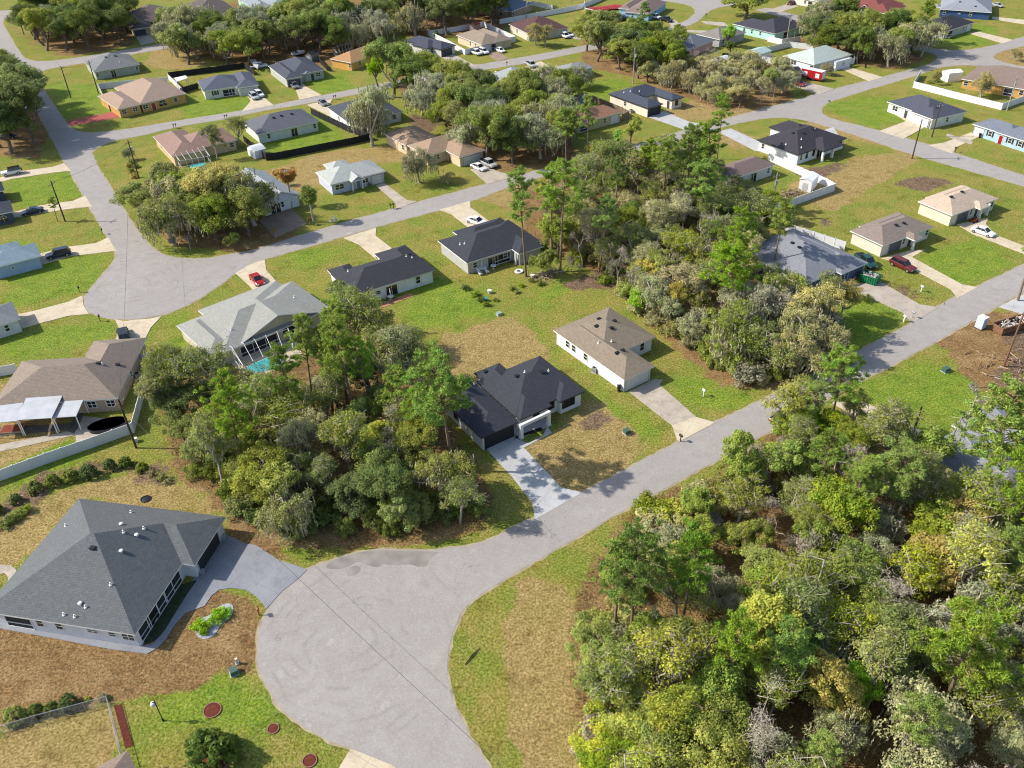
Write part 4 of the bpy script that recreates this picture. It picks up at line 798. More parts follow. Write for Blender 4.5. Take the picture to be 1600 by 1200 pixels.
def pine(key, seed, H, Rr, nt, name='pine_tree', low=.55, dead=2, bark=PBARK, lean=.4):
    rg = np.random.default_rng(seed); root = newroot(name); mb = MB(); C, U, Nn = [], [], []
    lx, ly = rg.normal(size=2)*lean
    ax = lambda z: np.array([lx*(z/H)**1.5, ly*(z/H)**1.5, z])
    mb.tube([tuple(ax(z)) for z in np.linspace(0, H*.97, 8)], list(np.linspace(.24, .06, 8)), 7, cap=False)
    for i in range(nt):
        z = H*(low+(1-low)*(i+.5)/nt); t = rg.uniform(0, 2*math.pi); f = (z/H-low)/(1-low); L = Rr*rg.uniform(.45, 1.05)*(1-.62*f**1.6)*(.65+.35*min(1, f*4))
        p0 = ax(z); p1 = p0+np.array([math.cos(t)*L, math.sin(t)*L, L*rg.uniform(.1, .5)])
        pts = branchy(mb, p0, p1, .07, .025, rg, .05, 4, 4)
        for _ in range(rg.integers(3, 6)):
            q = p0+(p1-p0)*rg.uniform(.45, 1.08)+rg.normal(size=3)*np.array([.45, .45, .2])*min(1.2, L*.4)
            k = 70; d = rg.normal(size=(k, 3)); d[:, 2] = np.abs(d[:, 2])*.9; d /= np.linalg.norm(d, axis=1)[:, None]
            C.append(q+d*rg.uniform(.12, .48, (k, 1))); U.append(d*2.5); Nn.append(rg.normal(size=(k, 3)))
    for i in range(dead):
        z = H*rg.uniform(.3, low+.1); t = rg.uniform(0, 6.3); L = rg.uniform(.8, 2.5); p0 = ax(z); branchy(mb, p0, p0+np.array([math.cos(t)*L, math.sin(t)*L, rg.uniform(-.3, .4)]), .06, .02, rg, .1, 4, 4)
    C, U, Nn = np.vstack(C), np.vstack(U), np.vstack(Nn)
    V, F = quads(C, Nn, .21, .24, rg, up=U); leafobj('crown', V, F, NEEDLE, root); mb.build('trunk', bark, root, smooth=True); reg(key, root)
def bare(key, seed, H, Rr, leaves=0, name='bare_tree'):
    rg = np.random.default_rng(seed); root = newroot(name); mb = MB(); tips = []
    def grow(p, d, L, r, lv):
        q = p+d*L; m_ = (p+q)/2+rg.normal(size=3)*L*.07; mb.tube([tuple(p), tuple(m_), tuple(q)], [r, r*.85, r*.65], 5 if lv < 2 else 3, cap=False)
        if lv >= 5: tips.append(q); return
        for _ in range(2 if lv < 2 else rg.integers(2, 4)):
            dd = d*.8+rg.normal(size=3)*.5+np.array([0, 0, .1]); dd /= np.linalg.norm(dd); grow(q, dd, L*rg.uniform(.62, .85), max(r*.6, .022), lv+1)
    grow(np.array([0, 0, -.1]), np.array([0, 0, 1.]), H*.3, .2, 0)
    tw = mb.build('trunk', PALEB, root, smooth=True)
    T = np.array(tips); C = T[rg.integers(0, len(T), 2200)]+rg.normal(size=(2200, 3))*.35
    V, F = quads(C, rg.normal(size=(2200, 3)), .22, .12, rg); leafobj('crown', V, F, TWIG if not leaves else LEAF, root); reg(key, root)
def shrub(key, seed, H, Rr, nc, per, leaf, rc=.5, name='shrub', round_=False):
    rg = np.random.default_rng(seed); root = newroot(name); cl = []
    while len(cl) < nc:
        d = rg.normal(size=3); d /= np.linalg.norm(d); d[2] = abs(d[2]); r = rg.uniform(.75, .95) if round_ else rg.uniform(.3, 1)
        cl.append(d*r*np.array([Rr, Rr, H*.85])+np.array([0, 0, H*.1]))
    V, F = foliage(rg, np.array(cl), rc, per, leaf, flat=1); leafobj('foliage', V, F, LEAF, root)
    mb = MB()
    for i in range(5): branchy(mb, (0, 0, 0), cl[i], .06, .02, rg, k=3, n=4)
    mb.build('stem', BARK, root, smooth=True); reg(key, root)
def palm(key, seed, H, dead=False, name='palm_tree'):
    rg = np.random.default_rng(seed); root = newroot(name); mb = MB()
    mb.tube([(0, 0, 0), (.05, 0, H*.3), (.12, .05, H*.7), (.1, .1, H)], [.26, .2, .19, .24], 8); top = np.array([.1, .1, H]); C, U, N = [], [], []
    for i in range(64):
        t = rg.uniform(0, 6.283); el = rg.uniform(-1.3, 1.2) if not dead else rg.uniform(-1.4, .3); L = rg.uniform(1.5, 2.1)
        d = np.array([math.cos(t)*math.cos(el), math.sin(t)*math.cos(el), math.sin(el)]); q = top+d*L*.6; mb.tube([tuple(top), tuple(q)], [.03, .015], 3, cap=False)
        side = np.cross(d, [0, 0, 1.]); side /= np.linalg.norm(side)+1e-6
        for a in np.linspace(-1.3, 1.3, 13):
            f = d*math.cos(a)+side*math.sin(a); f = f+np.array([0, 0, -.25]); C.append(q+f*.55); U.append(f*3); N.append(np.cross(f, side)+rg.normal(size=3)*.15)
    V, F = quads(np.array(C), np.array(N)+1e-3, .62, .17, rg, up=np.array(U)); leafobj('crown', V, F, LEAF, root); mb.build('trunk', PALEB, root, smooth=True); reg(key, root)
def reg(key, root):
    PROTO.setdefault(key, []).append(root); KIDS[root.name] = list(c for c in bpy.data.objects if c.parent == root)
for i in range(5): broad('oak', 'oak_tree', 10+i, 9, 4.6, 100, 170, .15, .95, .28)
for i in range(4): broad('moss', 'mossy_oak', 20+i, 9, 4.8, 85, 130, .135, .95, .25, PALEB, moss=60, twigs=90)
for i in range(3): broad('spring', 'leafy_tree', 30+i, 9, 3.5, 75, 170, .16, .85, .3)
for i in range(4): broad('thin', 'thin_tree', 40+i, 9, 3.4, 62, 95, .13, .9, .35, PALEB, trunk=.2, twigs=150)
for i in range(5): pine('pine', 50+i, 16, 3.4, 34)
for i in range(3): pine('bigpine', 60+i, 15, 4.8, 56, low=.48)
for i in range(2): pine('deadpine', 66+i, 13, 2.0, 2, name='dead_pine', dead=12, low=.8, bark=PALEB)
for i in range(3): bare('bare', 70+i, 9, 4)
for i in range(4): shrub('shrub', 80+i, 2.3, 1.9, 36, 80, .12, .5)
for i in range(2): shrub('round', 90+i, 1.7, 1.15, 60, 60, .10, .22, round_=True)
palm('palm', 95, 7.5); palm('palm', 96, 6.5); palm('drypalm', 97, 7.0, True)
PR = {k: [(r.name, KIDS[r.name]) for r in v] for k, v in PROTO.items()}
# ---- colours of the kinds (leaf albedo)
TONE = {'olive': ('8E964A', 'dull olive'), 'dark': ('6E7C3E', 'dark green'), 'grey': ('A2A47A', 'grey-green'), 'green': ('8E9C42', 'mid green'), 'bright': ('98BA44', 'bright green'), 'lime': ('AEB450', 'yellow-lime'),
        'gold': ('A89C58', 'golden brown'), 'brown': ('A09A6A', 'brownish'), 'needle': ('8CA244', 'fresh green'), 'dneedle': ('7A9040', 'deep green'), 'twig': ('9C9484', 'grey'), 'straw': ('B0AA76', 'straw coloured'), 'palm': ('84904C', 'green'), 'dry': ('A07C48', 'dry brown')}
NAMES = {'oak': 'live oak', 'moss': 'mossy oak', 'spring': 'leafy tree', 'thin': 'thin tree', 'pine': 'tall pine', 'bigpine': 'broad pine', 'deadpine': 'dead pine', 'bare': 'leafless tree', 'shrub': 'bush', 'round': 'round bush', 'palm': 'fan palm', 'drypalm': 'withered palm'}
CATS = {'oak': 'oak tree', 'moss': 'oak tree', 'spring': 'tree', 'thin': 'tree', 'pine': 'pine tree', 'bigpine': 'pine tree', 'deadpine': 'dead tree', 'bare': 'bare tree', 'shrub': 'bush', 'round': 'bush', 'palm': 'palm tree', 'drypalm': 'palm tree'}
PLANTS = []; trand = random.Random(11); FIRST = set()
def plant(kind, tone, xy, scale, where, group=None, label=None):
    v = trand.randrange(len(PR[kind])); nm, kids = PR[kind][v]; root = bpy.data.objects[nm]; rz = trand.uniform(0, 6.28)
    sc = (scale*trand.uniform(.84, 1.14), scale*trand.uniform(.84, 1.14), scale*trand.uniform(.88, 1.2)); tilt = (trand.gauss(0, .05), trand.gauss(0, .05), rz)
    col = lin(TONE[tone][0]); j = trand.uniform(.98, 1.28); col = (col[0]*j*trand.uniform(.92, 1.08), col[1]*j, col[2]*j*trand.uniform(.85, 1.15), 1)
    if nm not in FIRST:
        FIRST.add(nm); r = root; r.location = (xy[0], xy[1], 0); r.rotation_euler = tilt; r.scale = sc
        for k in kids: k.color = col
    else:
        r = root.copy(); COL.objects.link(r); r.location = (xy[0], xy[1], 0); r.rotation_euler = tilt; r.scale = sc
        for k in kids: c = k.copy(); COL.objects.link(c); c.parent = r; c.color = col
    r['category'] = CATS[kind]
    if group: r['group'] = group
    PLANTS.append((r, kind, tone, where, label, proj(xy[0], xy[1], 4)[0])); return r
ROADCLR = []
def scatter(poly, spacing, mixk, where, group, seed, sc=(.8, 1.15), maxn=400, avoid=()):
    P = np.array(G(poly)); lo, hi = P.min(0), P.max(0); rr = random.Random(seed); pts = []; tries = 0
    while tries < 6000 and len(pts) < maxn:
        tries += 1; p = (rr.uniform(lo[0], hi[0]), rr.uniform(lo[1], hi[1]))
        if not inside(np.array([p[0]]), np.array([p[1]]), [tuple(q) for q in P])[0]: continue
        if any((p[0]-q[0])**2+(p[1]-q[1])**2 < spacing**2 for q in pts): continue
        q = proj(*p)
        if not (-110 < q[0] < 1690 and q[1] < 1420): continue
        pts.append(p); ks = [m for m in mixk for _ in range(m[2])]; k = rr.choice(ks)
        plant(k[0], k[1], p, rr.uniform(*sc)*(k[3] if len(k) > 3 else 1), where, group)
    return pts
def at_(kind, tone, px, py, s, where, label=None, group=None): return plant(kind, tone, tuple(g(px, py)), s, where, group, label)
# wood on the left, between the cul-de-sacs
w = 'in the left wood'; gp = 'trees of the wood beside the newly built white house'
scatter([(285, 690), (262, 650), (330, 655), (380, 655), (440, 650), (500, 635), (600, 620), (650, 640), (660, 690), (712, 775), (742, 806), (700, 828), (600, 830), (500, 835), (430, 828), (370, 790), (320, 745)], 4.3,
        [('oak', 'olive', 5), ('oak', 'dark', 4), ('moss', 'olive', 3), ('moss', 'grey', 1), ('thin', 'olive', 4, 1.25), ('spring', 'green', 1, .9)], w, gp, 1, (.62, .95))
scatter([(300, 740), (420, 830), (500, 838), (620, 832), (750, 812), (750, 790), (700, 780), (600, 790), (450, 790), (340, 720)], 2.6, [('shrub', 'dark', 3), ('shrub', 'olive', 3), ('shrub', 'green', 1)], w, 'undergrowth of the wood beside the newly built white house', 2, (.8, 1.4))
for a in (('bigpine', 'needle', 385, 745, .95), ('pine', 'needle', 492, 650, .9), ('pine', 'needle', 545, 640, 1.0), ('pine', 'needle', 585, 650, .92), ('bigpine', 'needle', 708, 735, 1.12), ('pine', 'needle', 622, 680, .8), ('pine', 'needle', 652, 700, .75), ('pine', 'dneedle', 470, 690, .9), ('pine', 'needle', 520, 650, .85),
          ('spring', 'lime', 590, 720, .72), ('spring', 'lime', 442, 800, .95), ('thin', 'olive', 545, 520, 1.15), ('thin', 'olive', 600, 590, 1.0), ('thin', 'olive', 640, 600, 1.1), ('thin', 'olive', 292, 640, 1.15), ('thin', 'olive', 345, 648, 1.15), ('thin', 'dark', 268, 650, 1.0), ('thin', 'olive', 560, 560, 1.2), ('thin', 'grey', 620, 620, 1.2), ('bare', 'twig', 640, 700, 1.0), ('bare', 'twig', 622, 760, .8),
          ('shrub', 'brown', 352, 685, 1.2), ('thin', 'olive', 590, 560, 1.15), ('pine', 'needle', 560, 662, 1.0), ('pine', 'needle', 528, 640, .95), ('oak', 'dark', 285, 668, .85)): at_(a[0], a[1], a[2], a[3], a[4], w, group=gp)
# wood in the middle
w = 'in the middle wood'; gp = 'trees of the middle wood'
scatter([(850, 395), (925, 425), (985, 475), (1060, 520), (1115, 562), (1175, 580), (1240, 560), (1265, 520), (1230, 480), (1180, 450), (1165, 400), (1190, 365), (1195, 335), (1150, 320), (1115, 300), (1085, 285), (1010, 262), (960, 270), (900, 285), (870, 330)], 4.5,
        [('oak', 'olive', 4), ('oak', 'dark', 2), ('moss', 'olive', 4), ('moss', 'grey', 2), ('thin', 'olive', 6, 1.3), ('thin', 'straw', 3, 1.2), ('bare', 'twig', 2), ('spring', 'green', 1)], w, gp, 3, (.65, .95))
scatter([(960, 455), (1060, 535), (1120, 580), (1180, 600), (1290, 570), (1290, 540), (1180, 560), (1090, 520), (990, 440)], 2.7, [('shrub', 'olive', 3), ('shrub', 'green', 2), ('shrub', 'straw', 2), ('shrub', 'brown', 2)], w, 'undergrowth of the middle wood', 4, (.8, 1.5))
for a in (('pine', 'needle', 822, 432, 1.15), ('pine', 'needle', 875, 425, 1.15), ('pine', 'needle', 862, 405, 1.05), ('pine', 'needle', 1032, 332, 1.1), ('pine', 'needle', 1092, 372, 1.15), ('pine', 'needle', 1070, 330, 1.05), ('pine', 'dneedle', 1000, 320, 1.0), ('pine', 'dneedle', 960, 350, 1.0), ('pine', 'needle', 1110, 330, 1.05), ('pine', 'dneedle', 1060, 300, 1.05), ('pine', 'needle', 936, 425, .9),
          ('bigpine', 'needle', 1130, 510, 1.05), ('pine', 'needle', 1150, 470, 1.0), ('pine', 'needle', 1205, 430, .9), ('pine', 'needle', 905, 380, .9), ('spring', 'gold', 1015, 470, .95), ('spring', 'gold', 1040, 500, .8), ('spring', 'bright', 995, 490, .6), ('moss', 'grey', 1185, 520, 1.0), ('moss', 'straw', 1230, 580, .95), ('moss', 'grey', 1270, 560, 1.0), ('moss', 'straw', 1255, 530, .95), ('bare', 'twig', 1200, 530, 1.05), ('moss', 'grey', 1160, 395, 1.0),
          ('shrub', 'twig', 1170, 595, 1.7), ('shrub', 'straw', 1200, 570, 1.9), ('oak', 'olive', 850, 430, .6), ('thin', 'gold', 1310, 500, .8), ('thin', 'olive', 1290, 500, .9), ('moss', 'grey', 1225, 500, 1.05)): at_(a[0], a[1], a[2], a[3], a[4], w, group=gp)
scatter([(850, 395), (925, 425), (985, 475), (1115, 555), (1240, 560), (1230, 480), (1180, 450), (1165, 400), (1190, 345), (1085, 285), (1010, 262), (900, 285)], 4.0, [('shrub', 'olive', 3), ('shrub', 'brown', 2), ('shrub', 'straw', 1), ('shrub', 'green', 1)], w, 'undergrowth of the middle wood', 24, (.8, 1.4))
# wood at the lower right
w = 'in the lower right wood'; gp = 'trees of the lower right wood'
scatter([(935, 1010), (925, 1100), (935, 1240), (960, 1420), (1800, 1420), (1750, 1000), (1600, 870), (1510, 810), (1440, 755), (1360, 720), (1290, 690), (1200, 740), (1120, 790), (1060, 830), (1020, 900)], 4.4,
        [('oak', 'olive', 3), ('oak', 'green', 5), ('oak', 'lime', 1), ('spring', 'green', 3), ('thin', 'lime', 3, 1.25), ('thin', 'olive', 4, 1.25), ('moss', 'grey', 4), ('bare', 'twig', 3, 1.1), ('pine', 'needle', 2, .95)], w, gp, 5, (.62, .95))
scatter([(925, 1000), (915, 1100), (930, 1300), (990, 1300), (990, 1100), (1010, 920), (1100, 850), (1250, 760), (1230, 700), (1100, 780), (1010, 800), (1010, 870)], 2.7, [('shrub', 'olive', 3), ('shrub', 'straw', 3), ('shrub', 'lime', 1), ('shrub', 'twig', 1)], w, 'undergrowth of the lower right wood', 6, (.8, 1.5))
for a in (('bigpine', 'dneedle', 985, 1025, 1.05), ('pine', 'dneedle', 1060, 1010, .9), ('spring', 'lime', 1185, 1075, 1.1), ('spring', 'bright', 1245, 1080, .95), ('pine', 'needle', 1210, 1110, .9), ('spring', 'bright', 1330, 1110, .7), ('bigpine', 'needle', 1465, 1120, 1.1), ('pine', 'needle', 1265, 800, .9), ('bigpine', 'needle', 1292, 682, .92), ('bigpine', 'needle', 1390, 830, .9), ('pine', 'needle', 1325, 830, .8), ('bigpine', 'needle', 1515, 810, 1.1), ('bigpine', 'needle', 1580, 860, 1.0),
          ('deadpine', 'needle', 1462, 735, .95), ('deadpine', 'twig', 1478, 742, 1.1), ('spring', 'gold', 1455, 930, 1.0), ('spring', 'gold', 1480, 870, .9), ('spring', 'gold', 1400, 790, .7), ('oak', 'lime', 985, 1160, .8), ('oak', 'lime', 1050, 1180, .9), ('oak', 'green', 1100, 1130, .9), ('oak', 'lime', 950, 1110, .65), ('oak', 'lime', 1090, 1240, .9), ('oak', 'green', 960, 1230, .7), ('oak', 'green', 1210, 960, .95), ('oak', 'green', 1270, 900, .9), ('pine', 'needle', 1530, 950, .9),
          ('bare', 'twig', 1160, 1210, 1.1), ('bare', 'twig', 1025, 1050, .8), ('bare', 'twig', 1350, 980, 1.0), ('moss', 'grey', 1450, 1040, 1.0), ('moss', 'grey', 1545, 1010, 1.1), ('moss', 'grey', 1420, 1190, 1.0), ('spring', 'gold', 1290, 1120, .9), ('pine', 'needle', 1590, 470, .9), ('shrub', 'olive', 1015, 800, 1.4), ('shrub', 'olive', 1130, 770, 1.3), ('bare', 'twig', 1170, 740, .6), ('oak', 'green', 1300, 850, .9), ('thin', 'olive', 1355, 730, .9), ('thin', 'olive', 1330, 680, .8), ('thin', 'lime', 1232, 694, 1.15), ('spring', 'green', 1258, 700, .95), ('oak', 'green', 1240, 706, .75), ('spring', 'green', 1285, 712, .8), ('bigpine', 'needle', 1560, 830, 1.15), ('thin', 'olive', 1510, 850, 1.1), ('bigpine', 'needle', 1610, 900, 1.1)): at_(a[0], a[1], a[2], a[3], a[4], w, group=gp)
# oaks and groves further back
scatter([(50, 62), (75, 80), (120, 84), (200, 74), (205, 60), (180, 30), (120, 15), (60, 15)], 7, [('oak', 'dark', 5), ('oak', 'olive', 2), ('moss', 'grey', 1)], 'in the top left grove', 'trees of the top left grove', 7, (1.25, 1.6))
scatter([(265, 60), (280, 100), (380, 108), (440, 88), (500, 92), (570, 82), (600, 70), (590, 45), (480, 45), (400, 55), (330, 60)], 7, [('oak', 'olive', 5), ('moss', 'grey', 4), ('oak', 'dark', 2)], 'in the oak grove at the top', 'trees of the grove along the top road', 8, (1.2, 1.55))
scatter([(615, 30), (640, 60), (700, 55), (790, 40), (780, 10), (700, 0), (620, 5)], 8, [('oak', 'dark', 5), ('moss', 'grey', 1)], 'in the dark grove at the top middle', 'trees of the dark grove at the top', 9, (1.25, 1.7))
scatter([(635, 165), (700, 205), (740, 250), (830, 262), (880, 250), (880, 215), (860, 185), (820, 172), (760, 170), (710, 160), (660, 150)], 6.2, [('oak', 'olive', 5), ('moss', 'grey', 4), ('oak', 'dark', 2), ('thin', 'olive', 1)], 'in the central grove', 'oaks behind the tan stucco house', 10, (1.1, 1.4))
scatter([(915, 85), (940, 110), (985, 125), (1060, 120), (1050, 95), (1000, 82), (960, 70), (920, 60)], 7, [('oak', 'olive', 5), ('oak', 'dark', 2), ('spring', 'green', 1)], 'in the grove left of the pink house', 'trees of the grove by the pink house', 12, (1.05, 1.4))
scatter([(1000, 128), (1060, 145), (1110, 170), (1150, 172), (1220, 155), (1235, 130), (1200, 105), (1100, 100), (1050, 105)], 4.4, [('moss', 'straw', 5), ('thin', 'straw', 2), ('oak', 'straw', 2), ('bare', 'twig', 2)], 'in the dry scrub lot', 'trees of the dry scrub', 13, (.5, .78))
scatter([(1265, 62), (1270, 90), (1330, 100), (1400, 106), (1440, 88), (1430, 70), (1370, 60), (1320, 55), (1280, 50)], 6.2, [('oak', 'dark', 4), ('moss', 'grey', 2), ('oak', 'olive', 3)], 'in the crossroads grove', 'trees of the grove at the crossroads', 14, (1.1, 1.4))
scatter([(220, 345), (250, 385), (330, 385), (392, 368), (405, 345), (385, 325), (330, 322), (265, 320), (228, 332)], 6.5, [('oak', 'olive', 6), ('oak', 'straw', 2), ('moss', 'olive', 2)], 'above the upper cul-de-sac', 'oaks above the upper cul-de-sac', 15, (1.0, 1.3))
scatter([(-20, 145), (30, 160), (62, 215), (40, 240), (-20, 245)], 7, [('oak', 'dark', 3), ('oak', 'olive', 2)], 'at the upper left edge', 'trees at the upper left edge', 16, (1.4, 1.75))
scatter([(1140, -10), (1200, -5), (1230, -20), (1100, -30)], 9, [('oak', 'olive', 1)], 'beyond the top edge', 'trees beyond the top', 17, (1, 1.2))
for k, t, x, y, s, lb in (
    ('oak', 'green', 616, 152, 1.9, 'huge fresh green oak behind the mossy oak, upper middle'), ('oak', 'green', 650, 142, 1.45, 'second fresh green oak beside the modern grey house'), ('spring', 'bright', 590, 135, 1.0, None),
    ('spring', 'bright', 530, 55, 1.9, 'tallest bright green tree of the top oak grove'), ('moss', 'grey', 582, 228, 1.5, 'mossy oak with long hanging strands beside the black fence'), ('moss', 'olive', 575, 205, 1.1, 'second mossy oak behind the black fence corner'),
    ('bare', 'twig', 650, 284, .7, 'leafless moss-hung tree on the tan house lawn'), ('moss', 'brown', 655, 285, 1.05, 'brown mossy tree before the tan stucco house'), ('moss', 'straw', 700, 288, .35, 'low wispy tree on the tan house lawn'),
    ('oak', 'olive', 1163, 28, 1.9, 'wide umbrella oak on the lawn beyond the curve, top'), ('spring', 'bright', 1136, 74, .85, 'upright bright green tree by the taupe roofed house'), ('oak', 'dark', 1058, 60, .6, 'round dark tree beside the curving road'),
    ('oak', 'dark', 1140, 88, .5, 'small dark round tree above the black fenced pen'), ('moss', 'gold', 838, 72, .8, 'left cypress-like tree before the chocolate roofed house'), ('moss', 'gold', 852, 74, .75, 'right cypress-like tree before the chocolate roofed house'),
    ('oak', 'green', 925, 62, .95, None), ('pine', 'dneedle', 998, 88, .9, 'tall dark pine behind the pale utility pole, top middle'), ('moss', 'brown', 1532, 152, .75, 'golden brown tree inside the white fence before the orange house'), ('oak', 'gold', 1460, 132, .35, None),
    ('pine', 'dneedle', 1440, 70, .8, None), ('oak', 'olive', 1448, 32, .6, None), ('moss', 'brown', 1290, 118, .55, 'small brown tree beside the red trailer'), ('moss', 'grey', 1222, 145, .9, None), ('oak', 'olive', 1200, 150, .8, None),
    ('oak', 'green', 1425, 25, .2, None), ('moss', 'gold', 1585, 95, .4, None), ('oak', 'olive', 880, 175, 1.2, 'large shadowed oak above the rusty brown roofed house'), ('moss', 'grey', 868, 160, 1.1, None), ('moss', 'grey', 905, 140, .9, None), ('thin', 'needle', 880, 225, .8, None),
    ('pine', 'needle', 918, 265, .95, 'slim pine in front of the rusty brown roofed house'), ('pine', 'needle', 885, 262, .9, None), ('spring', 'lime', 985, 225, .65, 'yellow-lime tree beside the long street'), ('spring', 'bright', 965, 228, .4, 'small bright green tree beside the long street'),
    ('pine', 'needle', 1120, 250, .85, None), ('palm', 'palm', 490, 347, 1.1, 'green fan palm on a tall trunk by the long street'), ('drypalm', 'dry', 456, 325, 1.15, 'withered golden palm behind the green fan palm'), ('drypalm', 'dry', 436, 290, .55, None),
    ('drypalm', 'dry', 432, 372, .28, None), ('drypalm', 'dry', 484, 352, .25, None), ('drypalm', 'twig', 273, 392, .4, 'grey dead palm at the grove edge, left one'), ('drypalm', 'twig', 298, 390, .38, 'grey dead palm at the grove edge, right one'),
    ('oak', 'dark', 366, 390, .42, 'small round dark tree at the grove edge by the road'), ('pine', 'olive', 90, 346, .35, 'small sapling at the foot of the left utility pole'), ('moss', 'brown', 203, 250, .35, None),
    ('round', 'dark', 335, 1187, 2.3, 'dark round tree in a red mulch ring, bottom left'), ('shrub', 'dark', 213, 262, .5, None), ('moss', 'olive', 398, 352, 1.35, None), ('oak', 'straw', 350, 352, 1.35, None), ('oak', 'olive', 300, 350, 1.35, None), ('moss', 'straw', 262, 350, 1.2, None), ('thin', 'olive', 372, 228, .9, 'thin tree in front of the screened lanai'), ('thin', 'dark', 340, 250, .8, None), ('shrub', 'dark', 700, 54, .6, None), ('oak', 'dark', 683, 60, .3, None),
    ('oak', 'dark', 530, 470, .4, None), ('pine', 'needle', 1222, 395, .6, 'slender pine rising through the blue-grey roofline'), ('shrub', 'dark', 1355, 470, .6, None), ('shrub', 'green', 1335, 455, .4, None), ('shrub', 'bright', 1325, 468, .4, None), ('shrub', 'bright', 1312, 462, .35, None), ('shrub', 'bright', 430, 285, .5, None)):
    r = at_(k, t, x, y, s, 'in the house gardens', lb)
    if lb and 'mulch ring' in lb: r['category'] = 'tree'; r.name = 'leafy_tree'
    if lb and 'umbrella' in lb: r.scale = (2.1, 2.1, .95)
# clipped bushes round the large house garden and beds
for i, (x, y, s, t) in enumerate(((26, 784, .8, 'dark'), (57, 768, 1.0, 'olive'), (84, 757, 1.0, 'olive'), (111, 749, 1.05, 'olive'), (141, 744, 1.2, 'dark'), (172, 733, .95, 'dark'), (197, 728, .85, 'dark'), (223, 735, .8, 'green'), (-5, 800, .8, 'dark'))):
    at_('round', t, x, y, s, 'in the curved row, lower left', group='clipped bushes in the curved row')
for x, y, s, t in ((240, 742, .5, 'brown'), (253, 748, .5, 'brown'), (262, 755, .35, 'brown'), (30, 806, .6, 'green'), (43, 799, .5, 'green'), (20, 815, .55, 'dark'), (5, 822, .6, 'olive')): at_('shrub', t, x, y, s, 'at the curved bed, lower left')
for x, y, s, t in ((316, 984, .65, 'bright'), (340, 968, .5, 'bright'), (352, 960, .45, 'bright'), (345, 957, .4, 'bright')): at_('shrub', t, x, y, s, 'on the gravel island')
for x, y, s, t in ((25, 1124, 1.1, 'green'), (56, 1116, .75, 'dark'), (82, 1111, .75, 'dark'), (108, 1102, 1.0, 'dark'), (162, 1093, .5, 'brown'), (137, 1094, .3, 'lime')): at_('round', t, x, y, s, 'along the chain link fence, bottom left')
for x, y, s, t in ((727, 452, .45, 'dark'), (742, 462, .5, 'green'), (752, 470, .5, 'dark'), (760, 478, .45, 'green'), (773, 470, .35, 'olive'), (800, 452, .4, 'green'), (808, 458, .35, 'brown'), (830, 440, .4, 'brown'), (815, 448, .35, 'green'), (630, 450, .35, 'dark'), (583, 470, .35, 'dark'), (845, 445, .45, 'olive')): at_('shrub', t, x, y, s, 'in the middle garden border')
for x, y, s, t in ((203, 262, .55, 'gold'), (207, 270, .55, 'olive'), (211, 278, .55, 'gold'), (206, 255, .5, 'olive'), (1465, 128, .6, 'olive'), (1452, 130, .5, 'olive'), (1262, 600, .7, 'dark'), (520, 295, .4, 'dark'), (532, 300, .35, 'dark'), (576, 290, .4, 'dark'), (680, 92, .3, 'green'), (715, 250, .3, 'dark')): at_('shrub', t, x, y, s, 'in the house gardens')
def floor_cover(polys, n_, seed, label):
    rg = np.random.default_rng(seed); Cs = []
    for p in polys:
        P = np.array(G(p)); lo, hi = P.min(0), P.max(0); q = rg.uniform(lo, hi, (n_*3, 2)); q = q[inside(q[:, 0], q[:, 1], [tuple(a) for a in P])][:n_]; Cs.append(q)
    q = np.vstack(Cs); C = np.repeat(q, 7, 0)+rg.normal(size=(len(q)*7, 2))*.3; C = np.column_stack([C, rg.uniform(.03, .5, len(C))])
    V, F = quads(C, rg.normal(size=(len(C), 3))+np.array([0, 0, .8]), .13, .5, rg); o = leafobj('ground_cover', V, F, LEAF, None); o.color = lin('8C8048'); o['kind'] = 'stuff'; tag(o, label, 'ground cover')
floor_cover([LIT[0], LIT[1]], 4200, 5, 'low scrubby growth on the floor of the left and middle woods'); floor_cover([LIT[2]], 6000, 6, 'low scrubby growth on the floor of the lower right wood')
# labels that single each plant out, by its order from the left among its like
from collections import defaultdict
def ordinal(i): return '%d%s' % (i, 'th' if 10 <= i % 100 <= 20 else {1: 'st', 2: 'nd', 3: 'rd'}.get(i % 10, 'th'))
gr = defaultdict(list)
for t in PLANTS:
    if t[4]: t[0]['label'] = t[4]
    else: gr[(TONE[t[2]][1]+' '+NAMES[t[1]], t[3])].append(t)
for (nm, wh), L in gr.items():
    L.sort(key=lambda t: t[5])
    for i, t in enumerate(L): t[0]['label'] = nm+' '+wh+(', %s from the left' % ordinal(i+1) if len(L) > 1 else '')
# prototypes that were never placed
for k, v in PR.items():
    for nm, kids in v:
        if nm not in FIRST:
            for c in kids: bpy.data.objects.remove(c)
            bpy.data.objects.remove(bpy.data.objects[nm])
print('plants', len(PLANTS))
